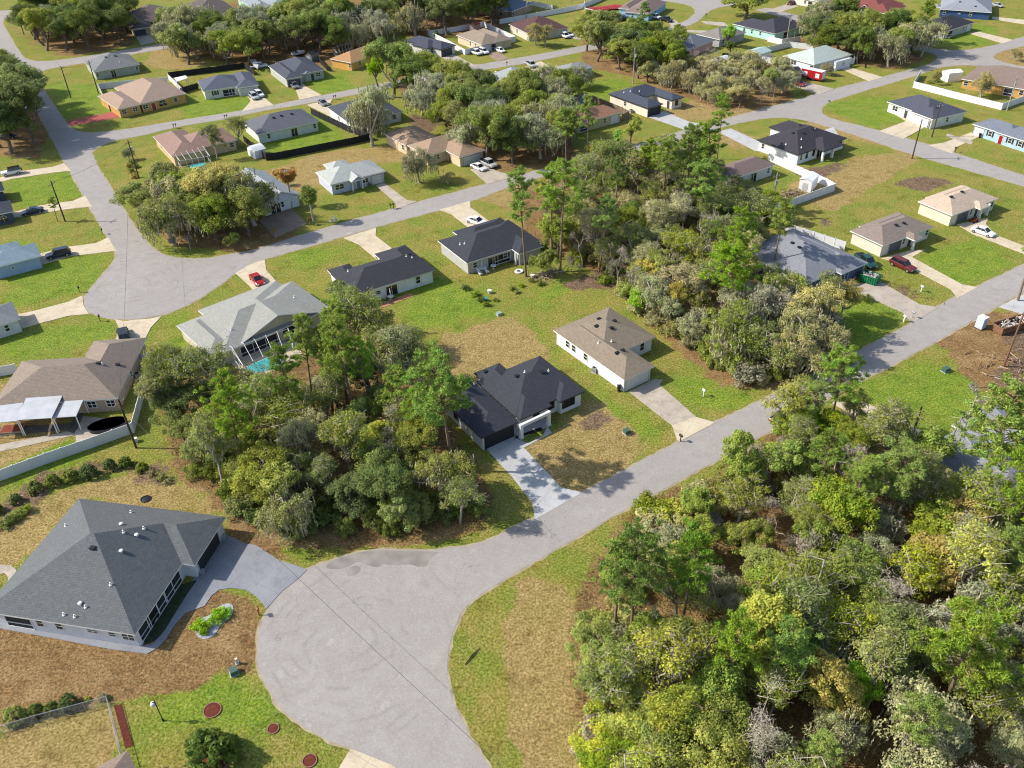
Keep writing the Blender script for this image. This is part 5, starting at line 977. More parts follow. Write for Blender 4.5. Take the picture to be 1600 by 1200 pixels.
# ------------------------------------------------------------------ fences
vinyl = mat('white_vinyl', (.66, .67, .69), .5, .04, .5); blackp = mat('black_privacy_mesh', (.018, .018, .02), .8, .2); wood = mat('weathered_timber', '7A6A58', .9, .25, 2)
def vec(p): return Vector((p[0], p[1], 0))
def fence(label, px, h=1.85, m=vinyl, name='vinyl_fence', cat='fence', sp=2.4, pw=.07, boards=False, pts=None, group=None):
    P = pts or G(px); o = P[0]; root = thing(name, label, cat, o, 0, group); pan = MB(); r0 = None; k = 0
    for i in range(len(P)-1):
        a, b = Vector((P[i][0]-o[0], P[i][1]-o[1], 0)), Vector((P[i+1][0]-o[0], P[i+1][1]-o[1], 0)); L = (b-a).length; d = (b-a)/L; n_ = max(1, round(L/sp)); nn = Vector((-d.y, d.x, 0))
        T = Matrix(((d.x, nn.x, 0, a.x), (d.y, nn.y, 0, a.y), (0, 0, 1, 0), (0, 0, 0, 1)))
        for j in range(n_):
            x0, x1 = L*j/n_, L*(j+1)/n_
            pan.box(x0+.05, x1-.05, -.02, .02, .06, h-.1, T=T); pan.box(x0+.05, x1-.05, -.04, .04, h-.1, h-.0, T=T); pan.box(x0+.05, x1-.05, -.04, .04, .03, .16, T=T)
        for j in range(n_+(1 if i == len(P)-2 else 0)):
            q = T@Vector((L*j/n_, 0, 0)); k += 1
            if k > 95: continue
            if r0 is None:
                mp = MB(); mp.box(-pw, pw, -pw, pw, 0, h+.05); mp.box(-pw-.02, pw+.02, -pw-.02, pw+.02, h+.05, h+.1); r0 = mp.build('post', m, root); r0.location = q
            else: c = r0.copy(); COL.objects.link(c); c.parent = root; c.location = q
            r0.rotation_euler = (0, 0, math.atan2(d.y, d.x)) if k == 1 else r0.rotation_euler
    pan.build('panel', m, root); return root
fence('white vinyl fence with a sharp corner below the brown shingle house', [(212, 567), (240, 566), (225, 620), (210, 676), (150, 698), (75, 724), (0, 752), (-60, 775)])
fence('white vinyl fence from the left edge to the brown house corner', [(-50, 598), (0, 588), (28, 583)])
fence('white vinyl fence round the yard with the white shed, under the utility pole', [(1200, 251), (1206, 253), (1240, 269), (1290, 291), (1303, 299), (1255, 316), (1210, 332), (1181, 328), (1173, 325), (1143, 312), (1122, 303)])
fence('white vinyl fence running down behind the dark blue house', [(1202, 345), (1226, 361), (1270, 375), (1319, 391)])
fence('long white vinyl fence before the orange house, upper right', [(1437, 119), (1426, 137), (1495, 155), (1564, 172), (1600, 159), (1660, 140)])
fence('white vinyl fence enclosing the yard of the tan canopy house', [(751, 80), (727, 86), (700, 71), (670, 56), (700, 52), (733, 46), (756, 42), (806, 65), (792, 68)])
fence('very long white vinyl fence curving along the back lots at the top', [(781, 38), (830, 29), (880, 20), (912, 13), (944, -1)])
fence('short white vinyl fence beside the brick house', [(831, 9), (847, 12), (863, 16)])
fence('white vinyl fence round the red deck yard', [(913, 8), (914, 20), (938, 26), (961, 32), (982, 28)])
fence('white vinyl fence in front of the pale teal house', [(1199, 65), (1221, 70), (1250, 65)])
fence('white vinyl fence curving behind the grey-green roofed house', [(1230, 104), (1188, 97), (1164, 90), (1200, 82), (1232, 74), (1269, 78)])
fence('short white vinyl fence beside the small gabled garage', [(1322, 101), (1334, 100), (1333, 94)])
fence('white vinyl fence beside the peach house', [(172, 174), (163, 156), (155, 140), (200, 135), (262, 130)])
fence('short white vinyl fence between peach house and pergola', [(264, 125), (276, 136), (286, 147)])
fence('white vinyl fence by the top left grove', [(32, 28), (40, 39), (47, 50), (62, 46)])
fence('black privacy fence round the bright lawn', [(382, 222), (400, 237), (417, 251), (435, 249), (500, 236), (555, 225), (580, 219), (544, 206), (487, 179)], m=blackp, name='privacy_fence')
fence('black privacy fence behind the navy roofed white house', [(284, 147), (310, 139)], m=blackp, name='privacy_fence')
fence('black privacy fence running behind the two garage houses', [(265, 123), (330, 114), (384, 107), (398, 120), (440, 128)] and [(265, 122), (330, 114), (382, 107), (398, 118)], m=blackp, name='privacy_fence')
fence('dark pen fence by the barrel roofed shed', [(1128, 92), (1148, 93), (1150, 86)], m=blackp, name='privacy_fence')
fence('weathered timber fence beside the rusty brown roofed house', [(914, 154), (940, 165), (972, 178), (982, 184), (972, 189)], m=wood, name='timber_fence')
fence('low timber fence by the orange roofed house', [(497, 95), (512, 111), (517, 112)], m=blackp, name='privacy_fence', h=1.6)
# chain link fence
def chain(label, px, h=1.25):
    P = G(px); o = P[0]; root = thing('chain_link_fence', label, 'fence', o); metal = mat('galvanised', (.38, .38, .38), .5, .1, metal=.4)
    mm = MB(); r0 = None
    for i in range(len(P)-1):
        a, b = Vector((P[i][0]-o[0], P[i][1]-o[1], 0)), Vector((P[i+1][0]-o[0], P[i+1][1]-o[1], 0)); L = (b-a).length; up = Vector((0, 0, 1))
        mm.tube([a+up*h, b+up*h], .035, 5); mm.tube([a+up*.05, b+up*.05], .012, 4)
        n_ = int(L/.22)
        for j in range(n_):
            p = a+(b-a)*(j/n_); q = p+(b-a)/L*min(h-.1, (L*(1-j/n_))); mm.tube([p+up*.05, q+up*h], .006, 3, cap=False); mm.tube([p+up*h, q+up*.05], .006, 3, cap=False)
        k = max(1, round(L/2.8))
        for j in range(k+1):
            q = a+(b-a)*(j/k)
            if r0 is None: mp = MB(); mp.tube([(0, 0, 0), (0, 0, h+.06)], .035, 6); r0 = mp.build('post', metal, root); r0.location = q
            else: c = r0.copy(); COL.objects.link(c); c.parent = root; c.location = q
    mm.build('mesh_panel', metal, root)
chain('galvanised chain link fence along the bushes at the bottom left', [(-30, 1156), (60, 1129), (171, 1099), (190, 1178), (196, 1200)])
m = MB(); m.poly(G([(178, 1103), (190, 1101), (208, 1165), (196, 1169)]), 0, .05); struct('mulch_bed', m, mat('red_mulch', '602E22', .95, .3, 3))
# ------------------------------------------------------------------ poles, wires, lamps
polem = mat('creosote_pole', '4E433A', .95, .2, 2); palem = mat('grey_pole', '9A9690', .9, .15, 2); steel = mat('grey_steel', (.35, .36, .37), .5, .1, metal=.3); brownp = mat('fresh_pole', '7A5A44', .9, .2, 2)
def upole(label, x, y, H=9.5, m=polem, trans=True, arm=True, lean=(0, 0), az=0, name='utility_pole'):
    p = g(x, y); root = thing(name, label, 'utility pole', p, az); mb = MB(); mb.tube([(0, 0, -.2), (lean[0]*.5, lean[1]*.5, H*.5), (lean[0], lean[1], H)], [.17, .15, .12], 8); mb.build('pole', m, root)
    if arm:
        mb = MB(); mb.box(lean[0]-1.0, lean[0]+1.0, lean[1]-.05, lean[1]+.05, H-.75, H-.63); mb.build('crossarm', wood, root)
        for s in (-.9, 0, .9): mb = MB(); mb.lathe([(.03, 0), (.08, .05), (.08, .12), (.03, .2)], 8, c=(lean[0]+s, lean[1], H-.63 if s else H)); mb.build('insulator', palem, root)
    if trans: mb = MB(); mb.lathe([(.05, H-2.6), (.25, H-2.55), (.25, H-1.75), (.05, H-1.65)], 12, c=(lean[0]+.38, lean[1], 0)); mb.build('transformer', mat('transformer_can', (.5, .51, .51), .4, .05), root)
    return (p[0]+lean[0], p[1]+lean[1], H)
A1 = upole('dark utility pole at the white fence corner, lower left', 213, 700, 9.0, az=1.2, trans=False)
A2 = upole('utility pole behind the white house with terracotta patio', 585, 520, 9.0, az=.5)
A3 = upole('brown utility pole on the cleared lot, right edge', 1568, 573, 11, brownp, False, False)
A4 = upole('dark utility pole on the verge before the white house with navy roof', 1425, 248, 9.6, trans=False, az=1.2)
A5 = upole('dark utility pole on the lawn right of the white driveway', 1456, 214, 8.5, trans=False, az=.4)
A6 = upole('pale utility pole with transformer outside the long white fence', 1573, 173, 9.2, palem, az=.8)
A7 = upole('dark utility pole left on the corner lawn, upper left', 111, 153, 9.5, trans=False, az=1.3)
A8 = upole('dark utility pole beside the sage green house', 154, 146, 9.8, trans=False, az=1.3)
A9 = upole('utility pole with white transformer near the screened lanai', 217, 278, 9.5, az=.9)
A10 = upole('thin utility pole on the bright lawn left of the road', 102, 346, 9.5, trans=False, az=1.3)
A11 = upole('pale utility pole with transformer above the blue-black roof', 989, 131, 10.5, palem)
A12 = upole('pale utility pole behind the modern grey house', 668, 56, 9.5, palem)
A13 = upole('pale utility pole with transformer before the pale teal house', 1229, 66, 9.5, palem)
A14 = upole('utility pole with transformer at the white fence end, right middle', 1203, 342, 10.2, palem, az=.6)
A15 = upole('dark utility pole in the top left verge', 38, 55, 10, trans=False, az=1.3)
A16 = upole('pale utility pole beside the long fence at the top', 823, 31, 8.5, palem)
A17 = upole('dark stub pole beside the lower right driveway', 1422, 692, 6.5, polem, False, False)
def wire(label, pts, sag=1.2, r=.022, name='power_line'):
    mb = MB(); o = Vector(pts[0])
    for a, b in zip(pts[:-1], pts[1:]):
        a, b = Vector(a), Vector(b); mb.tube([a+(b-a)*t-Vector((0, 0, sag*4*t*(1-t)))-o for t in np.linspace(0, 1, 13)], r, 4, cap=False)
    w_ = mb.build(name, mat('cable', (.05, .05, .05), .6, 0) if r < .03 else mat('grey_cable', (.3, .3, .3), .6, 0), None); w_.location = o; tag(w_, label, 'cable')
e1 = g(810, 1222, 5.5)
wire('cable crossing low over the near cul-de-sac from the fence corner pole', [(A1[0], A1[1], 7.6), (e1[0], e1[1], 5.5)], .9)
wire('line from the fence corner pole up to the lanai house pole', [(A1[0], A1[1], 8.6), (A9[0], A9[1], 9.2)], 1.5)
wire('line between the two upper left corner poles', [(A7[0], A7[1], 9.2), (A8[0], A8[1], 9.5)], .6)
wire('line across the left street to the thin pole', [(A9[0], A9[1], 8.9), (A10[0], A10[1], 9.2)], 1.0)
wire('line along the upper left verge', [(A15[0], A15[1], 9.7), (A7[0], A7[1], 9.2), (A9[0], A9[1], 9.2)], 1.2)
wire('line between the two right hand verge poles', [(A4[0], A4[1], 9.2), (A5[0], A5[1], 8.2)], .5)
wire('line from the fence end pole to the verge pole, right', [(A14[0], A14[1], 9.8), (A4[0], A4[1], 9.2)], 1.5)
wire('line from the patio house pole into the left wood', [(A1[0], A1[1], 8.4), (A2[0], A2[1], 8.6)], 1.6)
# lamp post bottom left, road signs, mailboxes
def lamp(label, x, y, H=3.6):
    root = thing('lamp_post', label, 'lamp post', g(x, y)); mb = MB(); mb.tube([(0, 0, 0), (0, 0, H)], .05, 8); mb.lathe([(.12, 0), (.1, .25), (.05, .4)], 8); mb.build('post', black, root)
    mb = MB(); mb.lathe([(.05, H-1.0), (.2, H-.95), (.26, H-.7), (.2, H-.45), (.05, H-.4)], 12, c=(-.3, 0, 0)); mb.build('lamp_globe', mat('milk_glass', (.7, .7, .68), .3, 0), root)
    mb = MB(); mb.box(-.3, .02, -.03, .03, H-.4, H-.34); mb.build('bracket', black, root)
lamp('black lamp post with white globe on the lawn, bottom left', 255, 1126)
def mailbox(label, x, y, m=black, post=black, s=1.0, double=False, rz=.5):
    root = thing('mailbox', label, 'mailbox', g(x, y), rz)
    for dx in ((0, .6) if double else (0,)):
        mb = MB(); mb.box(dx-.05*s, dx+.05*s, -.05*s, .05*s, 0, 1.05); mb.box(dx-.05, dx+.05, -.28, .28, .95, 1.03); mb.build('post', post, root)
        mb = MB(); mb.tube([(dx, -.3, 1.17), (dx, .3, 1.17)], .16, 10); mb.box(dx-.155, dx+.155, -.28, .28, 1.03, 1.17); b_ = mb.build('box', m, root)
        mb = MB(); mb.box(dx+.16, dx+.18, .0, .05, 1.15, 1.4); mb.build('flag', mat('red_flag', (.4, .02, .02), .5, 0), b_)
whitem = mat('white_paint', (.65, .65, .64), .5, .03); brick = mat('red_brick', '8E4E3A', .9, .2, 4)
mailbox('black mailbox in front of the green lawn left of the upper cul-de-sac', 125, 457); mailbox('black mailbox on the lower side of the upper cul-de-sac', 157, 502)
mailbox('brick coloured mailbox at the gravelled tip by the near cul-de-sac', 405, 961, mat('copper_box', '8A5A40', .6, .1), brick); mailbox('pair of black mailboxes by the concrete drive, long street', 611, 327, double=True)
mailbox('black mailbox on the left street verge below the thin pole', 161, 366); mailbox('white cross shaped mailbox beside the dumpster drive', 1412, 503, whitem, whitem, 2.2)
mailbox('white mailbox on the strip between the right hand driveways', 1439, 456, whitem, whitem, 1.6); mailbox('black mailbox by the light blue house driveway', 1492, 238)
mailbox('pair of black mailboxes on the corner road before the tan house', 272, 201, double=True); mailbox('pair of black mailboxes along the corner road further right', 352, 187, double=True)
mailbox('pair of black mailboxes opposite the grey garage house', 522, 156, double=True); mailbox('black mailbox by the near edge of the mid road', 792, 103)
mailbox('black mailbox by the curve before the umbrella oak', 1103, 27); mailbox('black mailbox on the lawn near the blue house cars', 1021, 47); mailbox('black mailbox at the foot of the pale driveway on the main street', 1063, 690, black, black)
mailbox('low white post box on the verge right of the pale driveway', 1099, 619, whitem, whitem, 1.4); mailbox('grey mailbox near the lower right house driveway', 1425, 497, steel, steel)
def planterpost(x, y):
    root = thing('double_mailbox_frame', 'stone mailbox frame with pale posts at the verge of the long street', 'mailbox', g(x, y), .5); mb = MB()
    for dx in (-.45, .45): mb.box(dx-.1, dx+.1, -.1, .1, 0, 1.3)
    mb.build('post', palem, root); mb = MB(); mb.box(-1.0, 1.0, -.1, .1, .75, .92); mb.box(-.3, .3, -.25, .25, 1.3, 1.6); mb.build('box', whitem, root)
planterpost(523, 350)
def sign(label, x, y, H=2.6, kind='stop', rz=0):
    root = thing('road_sign', label, 'road sign', g(x, y), rz); mb = MB(); mb.tube([(0, 0, 0), (0, 0, H)], .035, 6); mb.build('post', steel, root); mb = MB()
    if kind == 'stop':
        mb.tube([(0, -.03, H-.35), (0, -.06, H-.35)], .42, 8); mb.build('sign_face', mat('sign_red', (.35, .02, .02), .5, 0), root)
    else:
        mb.box(-.5, .5, -.02, .02, H, H+.2); mb.box(-.02, .02, -.45, .45, H+.22, H+.42); mb.build('street_name_plate', mat('sign_green', (.02, .14, .06), .5, 0), root)
sign('red stop sign at the upper right crossroads', 1514, 103, 2.9, 'stop', 1.2); sign('street name sign on the rounded corner lawn, right', 1293, 175, 2.8, 'name', .6); sign('street name sign at the upper left corner', 100, 262, 2.4, 'name') if False else None
# small utility boxes, bins, air conditioners
def ubox(label, x, y, m, name='utility_box', w=.8, d=.8, h=.7, rz=.5, cat='utility box'):
    root = thing(name, label, cat, g(x, y), rz); mb = MB(); mb.box(-w/2, w/2, -d/2, d/2, .08, h); mb.build('cabinet', m, root, bevel=.04); mb = MB(); mb.box(-w/2-.08, w/2+.08, -d/2-.08, d/2+.08, 0, .08); mb.build('pad', concrete_p, root)
    mb = MB(); mb.box(-w/2+.08, w/2-.08, -d/2-.015, -d/2, .15, h-.08); mb.build('door', m, root)
tgreen = mat('utility_green', (.06, .12, .09), .5, .1)
ubox('green utility box at the lawn edge, bottom left', 366, 1052, tgreen); ubox('green utility box between the two middle lawns', 979, 677, tgreen); ubox('green utility box on the cleared lot edge, right', 1477, 580, tgreen, w=1.1)
ubox('green utility box on the lawn behind the middle houses', 780, 492, mat('pale_green_box', (.25, .32, .28), .6, .1), h=.5); ubox('small white utility box beside the fence corner pole', 213, 690, whitem, w=.5, d=.5, h=.7)
ubox('white survey post box on the brown yard, bottom left', 371, 1037, whitem, w=.25, d=.25, h=.9)
def bin_(label, x, y, m=black, rz=0):
    root = thing('wheelie_bin', label, 'bin', g(x, y), rz); mb = MB(); mb.lathe([(.24, .1), (.33, 1.0)], 4); mb.build('body', m, root); mb = MB(); mb.box(-.3, .3, -.32, .3, 1.0, 1.08); mb.build('lid', m, root)
    for s in (-.2, .2): mb = MB(); mb.tube([(s, -.25, .12), (s+.06, -.25, .12)], .12, 8); mb.build('wheel', black, root)
bin_('black bin at the garage corner of the pale grey house', 967, 611); bin_('dark blue bin under the light blue house wall', 1530, 215); bin_('black bin by the white shed drive', 1352, 106)
def acunit(label, x, y, rz=.5):
    root = thing('air_conditioner', label, 'air conditioner', g(x, y), rz); mb = MB(); mb.box(-.42, .42, -.42, .42, .1, .9); mb.build('cabinet', mat('ac_grey', (.3, .3, .29), .5, .1), root, bevel=.03); mb = MB(); mb.lathe([(.32, .9), (.33, .95), (.05, .96)], 12); mb.build('fan_grille', black, root); mb = MB(); mb.box(-.5, .5, -.5, .5, 0, .1); mb.build('pad', concrete_p, root)
acunit('air conditioner against the long wall of the pale grey house', 929, 581, 1.0); acunit('air conditioner behind the brown shingle house wall', 216, 590); acunit('air conditioner beside the new white house with black roof', 1208, 240); acunit('air conditioner on the navy roofed white house side', 1484, 191)
acunit('air conditioner beside the pale blue house, left edge', 24, 426, 0); acunit('air conditioner by the cream house long wall, upper middle', 986, 176)
# ------------------------------------------------------------------ vehicles
tyre = mat('tyre', (.02, .02, .02), .9, 0); rim = mat('wheel_rim', (.4, .4, .42), .3, 0, metal=.6); lampw = mat('headlight_lens', (.6, .62, .65), .15, 0, spec=.8); lampr = mat('taillight_lens', (.3, .01, .01), .3, 0)
def paint(n_, c): return mat('paint_'+n_, c, .28, .03, spec=.6)
PAINT = {'red': paint('red', (.33, .012, .015)), 'maroon': paint('maroon', (.12, .018, .018)), 'white': paint('white', (.7, .7, .7)), 'navy': paint('navy', (.018, .028, .06)), 'black': paint('black', (.015, .015, .018)), 'silver': paint('silver', (.38, .39, .4)), 'green': paint('green', (.012, .06, .055)), 'grey': paint('grey', (.16, .17, .19))}
def car(label, kind, col, a, b=None, L=None, cat=None, roofc=None, nocabin=False):
    """a, b: ground pixels of rear and front"""
    pa, pb = g(*a), g(*b); c = (pa+pb)/2; th = math.atan2(pb[1]-pa[1], pb[0]-pa[0])
    L = L or {'sedan': 4.7, 'suv': 4.8, 'pickup': 5.7, 'jeep': 4.6}[kind]; Wd = 1.86 if kind != 'pickup' else 2.0
    root = thing({'sedan': 'parked_car', 'suv': 'parked_suv', 'pickup': 'pickup_truck', 'jeep': 'parked_suv'}[kind], label, cat or {'sedan': 'car', 'suv': 'SUV', 'pickup': 'pickup truck', 'jeep': 'SUV'}[kind], c, th)
    P = PAINT[col]; h = L/2
    prof = {'sedan': [(-h, .5, .78), (-h+.12, .32, .92), (-h+.9, .26, .98), (-.2, .24, .95), (.8, .24, .92), (h-.7, .26, .82), (h-.12, .32, .68), (h, .42, .55)],
            'suv': [(-h, .5, .95), (-h+.1, .38, 1.08), (-1.0, .32, 1.1), (.7, .32, 1.06), (h-.7, .34, 1.0), (h-.1, .4, .86), (h, .5, .7)],
            'jeep': [(-h, .55, 1.1), (-h+.06, .45, 1.18), (0, .45, 1.18), (.8, .45, 1.15), (h-.3, .5, 1.1), (h-.02, .55, 1.0), (h, .6, .9)],
            'pickup': [(-h, .5, 1.02), (-h+.05, .45, 1.08), (-.6, .4, 1.08), (.9, .4, 1.12), (h-.5, .42, 1.08), (h-.06, .5, .98), (h, .55, .8)]}[kind]
    mb = MB(); rings = []
    for i, (x, z0, z1) in enumerate(prof):
        w = Wd/2*(.86 if i in (0, len(prof)-1) else .97 if i in (1, len(prof)-2) else 1); zm = (z0+z1)/2
        rings.append([(x, -w*.92, z0), (x, -w, zm), (x, -w*.97, z1-.08), (x, -w*.86, z1), (x, w*.86, z1), (x, w*.97, z1-.08), (x, w, zm), (x, w*.92, z0)])
    for i in range(len(rings)-1):
        for j in range(8): mb.face([rings[i][j], rings[i][(j+1) % 8], rings[i+1][(j+1) % 8], rings[i+1][j]])
    mb.face(rings[0][::-1]); mb.face(rings[-1]); body = mb.build('body', P, root, bevel=.02)
    zb, zt = prof[3][2]-.02, {'sedan': 1.42, 'suv': 1.74, 'jeep': 1.85, 'pickup': 1.85}[kind]
    x = {'sedan': (-h+.75, -h+1.45, .35, 1.15), 'suv': (-h+.12, -h+.5, .45, 1.1), 'jeep': (-h+.1, -h+.2, .45, .8), 'pickup': (-.7, -.55, 1.0, 1.55)}[kind]
    w0, w1 = Wd/2*.86, Wd/2*.7; lo = [(x[0], -w0), (x[3], -w0), (x[3], w0), (x[0], w0)]; hi = [(x[1], -w1), (x[2], -w1), (x[2], w1), (x[1], w1)]
    mb = MB()
    for i in range(4): j = (i+1) % 4; mb.face([(*lo[i], zb), (*lo[j], zb), (*hi[j], zt), (*hi[i], zt)])
    mb.build('windows', glass, root)
    mb = MB(); mb.box(x[1]-.03, x[2]+.03, -w1-.02, w1+.02, zt-.01, zt+.04)
    for sy in (-1, 1):
        for X0, X1 in ((x[0], x[1]), (x[3], x[2]), ((x[0]+x[3])/2, (x[1]+x[2])/2)): mb.tube([(X0, sy*(w0+.005), zb), (X1, sy*(w1+.005), zt)], .035, 4)
    mb.build('cabin_roof', PAINT[roofc] if roofc else P, root)
    for sx in (-1, 1):
        for sy in (-1, 1):
            mb = MB(); r = .34 if kind == 'sedan' else .39; X = sx*(h-.85); mb.tube([(X, sy*(Wd/2-.2), r), (X, sy*(Wd/2+.02), r)], r, 14); wo_ = mb.build('wheel', tyre, root); mb = MB(); mb.tube([(X, sy*(Wd/2-.1), r), (X, sy*(Wd/2+.035), r)], r*.6, 10); mb.build('rim', rim, wo_)
        for sy in (-1, 1):
            z_ = (prof[-1][2]+prof[-1][1])/2+.08 if sx > 0 else prof[0][2]-.12
            mb = MB(); mb.box(sx*h-.14, sx*h+.015, sy*Wd*.33-.17, sy*Wd*.33+.17, z_-.07, z_+.08); mb.build('headlight' if sx > 0 else 'taillight', lampw if sx > 0 else lampr, root)
            if sx > 0: mb = MB(); mb.box(x[3]-.45, x[3]-.3, sy*(Wd/2+.02)-.1, sy*(Wd/2+.02)+.1, zb+.02, zb+.16); mb.build('wing_mirror', P, root)
    if kind == 'pickup': mb = MB(); mb.box(-h+.15, -.8, -.78, .78, 1.06, 1.105); mb.build('cargo_bed', black, root)
    if kind == 'jeep': mb = MB(); mb.tube([(-h-.02, 0, 1.0), (-h-.24, 0, 1.0)], .38, 12); mb.build('spare_wheel', tyre, root)
    return root
car('red sedan on the cream drive above the lanai house', 'sedan', 'red', (395, 432), (410, 449)); car('dark SUV half hidden behind the brown shingle roof', 'suv', 'black', (197, 537), (192, 518))
car('white SUV with black top, upper left driveway', 'jeep', 'white', (34, 270), (4, 276), roofc='black'); car('navy sedan before the dark navy house', 'sedan', 'navy', (68, 330), (35, 337)); car('navy SUV before the pale blue house', 'suv', 'navy', (110, 397), (75, 405))
car('white sedan behind the dark roofed porch house', 'sedan', 'white', (734, 346), (755, 352)); car('white sedan on the tan stucco house drive', 'sedan', 'white', (739, 261), (757, 268)); car('silver pickup beside the white sedan on the tan drive', 'pickup', 'silver', (752, 254), (773, 264))
car('grey sedan by the slate roofed hidden house', 'sedan', 'grey', (500, 160), (510, 167)); car('dark SUV on the grey garage house drive', 'suv', 'grey', (455, 133), (466, 141)); car('white SUV on the navy roofed house drive', 'suv', 'white', (400, 147), (411, 154)); car('silver SUV tucked beside the white one', 'suv', 'silver', (392, 150), (403, 158))
car('largest white pickup on the grass by the fence corner', 'pickup', 'white', (735, 82), (752, 88)); car('white SUV between pickup and garage', 'suv', 'white', (750, 81), (762, 86)); car('white sedan on the dirt drive of the canopy house', 'sedan', 'white', (774, 78), (789, 84))
car('white pickup beside the chocolate roofed house', 'pickup', 'white', (874, 55), (890, 62)); car('white sedan behind that pickup, chocolate roofed house', 'sedan', 'white', (882, 53), (896, 59)); car('silver pickup parked beside the oaks, mid road', 'pickup', 'silver', (821, 99), (838, 109))
car('white pickup beside the sky blue house', 'pickup', 'white', (1012, 27), (1032, 31)); car('black pickup in front of the sky blue house', 'pickup', 'black', (1031, 31), (1050, 36)); car('bright red sedan on the grass by the red trailer', 'sedan', 'red', (1236, 130), (1257, 136)); car('dark red car at the top edge drive', 'sedan', 'maroon', (1243, 5), (1230, 9))
car('maroon SUV on the lawn beside the small cream house', 'suv', 'maroon', (1393, 411), (1427, 427), L=5.1); car('white sedan on the drive of the light tan roofed house', 'sedan', 'white', (1519, 360), (1551, 371)); car('dark green pickup under the corner of the blue-grey roof', 'pickup', 'green', (1338, 400), (1366, 425)); car('black car parked on the main street behind the pines', 'sedan', 'black', (1211, 662), (1234, 648))
car('dark car in the shade under the mossy trees', 'sedan', 'grey', (1285, 492), (1303, 500)); car('silver car on the lawn at the upper right edge', 'sedan', 'silver', (1548, 8), (1568, 13)); car('dark pickup by the blue-grey roofed fence, top', 'pickup', 'black', (978, 31), (968, 33)); car('navy car under the upper left oaks', 'sedan', 'navy', (5, 217), (22, 216)); car('white car glimpsed through the upper left oaks', 'sedan', 'white', (27, 175), (40, 172))
car('white pickup behind the black fence corner', 'pickup', 'white', (392, 108), (418, 105))
# skips, trailer, boat, toilet
def skip_(label, a, b, m, W_=2.2, h=1.5, name='dumpster', junk='B9B3AA'):
    pa, pb = g(*a), g(*b); c = (pa+pb)/2; L = np.hypot(*(pb-pa)); th = math.atan2(pb[1]-pa[1], pb[0]-pa[0]); root = thing(name, label, 'dumpster', c, th); mb = MB(); t = .08; w = W_/2
    mb.box(-L/2, L/2, -w, w, .15, .22); mb.box(-L/2, L/2, -w, -w+t, .22, h); mb.box(-L/2, L/2, w-t, w, .22, h); mb.box(-L/2, -L/2+t, -w+t, w-t, .22, h); mb.box(L/2-t, L/2, -w+t, w-t, .22, h); mb.build('container', m, root)
    mb = MB()
    for x in np.linspace(-L/2+.3, L/2-.3, 7):
        for sy in (-1, 1): mb.box(x-.05, x+.05, sy*(w+.05)-.05, sy*(w+.05)+.05, .15, h)
    mb.box(-L/2-.04, L/2+.04, -w-.1, -w+t, h, h+.08); mb.box(-L/2-.04, L/2+.04, w-t, w+.1, h, h+.08); mb.build('ribs', m, root)
    rr = random.Random(4); mb = MB()
    for _ in range(60):
        T = Matrix.Translation((rr.uniform(-L/2+.4, L/2-.4), rr.uniform(-w+.3, w-.3), h-.35+rr.random()*.35))@Matrix.Rotation(rr.random()*6, 4, Vector((rr.random(), rr.random(), rr.random()+.1))); s = rr.uniform(.15, .45); mb.box(-s, s, -s*.4, s*.4, -s*.15, s*.15, T=T)
    d = mb.build('debris', mat('rubble_'+junk, junk, .9, .3, 2), root)
skip_('green dumpster full of rubbish on the dark blue house drive', (1345, 436), (1371, 444), mat('dumpster_green', (.01, .16, .06), .5, .1)); skip_('rusty open dumpster of debris on the cleared lot', (1556, 520), (1604, 506), mat('rusty_steel', '7A5A44', .8, .3, 2), 2.2, 1.4)
def toilet():
    root = thing('portable_toilet', 'pale blue portable toilet beside the main street, right', 'portable toilet', g(1531, 512), .55); mb = MB(); mb.box(-.65, .65, -.65, .65, .1, 2.15); mb.build('cabin', mat('toilet_blue', (.5, .56, .62), .5, .05), root, bevel=.05); mb = MB(); mb.box(-.68, .68, -.68, .68, 2.15, 2.22); mb.lathe([(.6, 2.22), (.3, 2.4), (0, 2.42)], 4); mb.build('roof', whitem, root); mb = MB(); mb.box(-.45, .45, -.68, -.65, .2, 2.0); mb.build('door', mat('toilet_door', (.42, .5, .6), .5, .05), root); mb = MB(); mb.box(-.7, .7, -.75, .7, 0, .1); mb.build('base', black, root)
toilet()
def trailer():
    pa, pb = g(1256, 121), g(1283, 127); c = (pa+pb)/2; th = math.atan2(pb[1]-pa[1], pb[0]-pa[0]); root = thing('box_trailer', 'bright red box trailer with white panels before the outbuilding', 'trailer', c, th)
    red = mat('trailer_red', (.38, .015, .02), .4, .03); mb = MB(); mb.box(-3.4, 3.4, -1.2, 1.2, .55, 2.9); mb.build('box', red, root, bevel=.05)
    mb = MB()
    for X in (-2.0, 2.0): mb.box(X-.65, X+.65, -1.23, -1.2, 1.0, 2.3)
    mb.box(3.4, 3.43, -.9, .9, .7, 2.7); mb.build('side_panel', whitem, root)
    mb = MB(); mb.box(-3.42, 3.42, -1.22, 1.22, 2.9, 2.98); mb.build('roof', whitem, root)
    for X in (-.9, 0, .9):
        for sy in (-1, 1): mb = MB(); mb.tube([(X, sy*1.05, .38), (X, sy*1.25, .38)], .38, 12); mb.build('wheel', tyre, root)
    mb = MB(); mb.box(3.4, 4.6, -.06, .06, .5, .6); mb.build('tow_bar', black, root)
trailer()
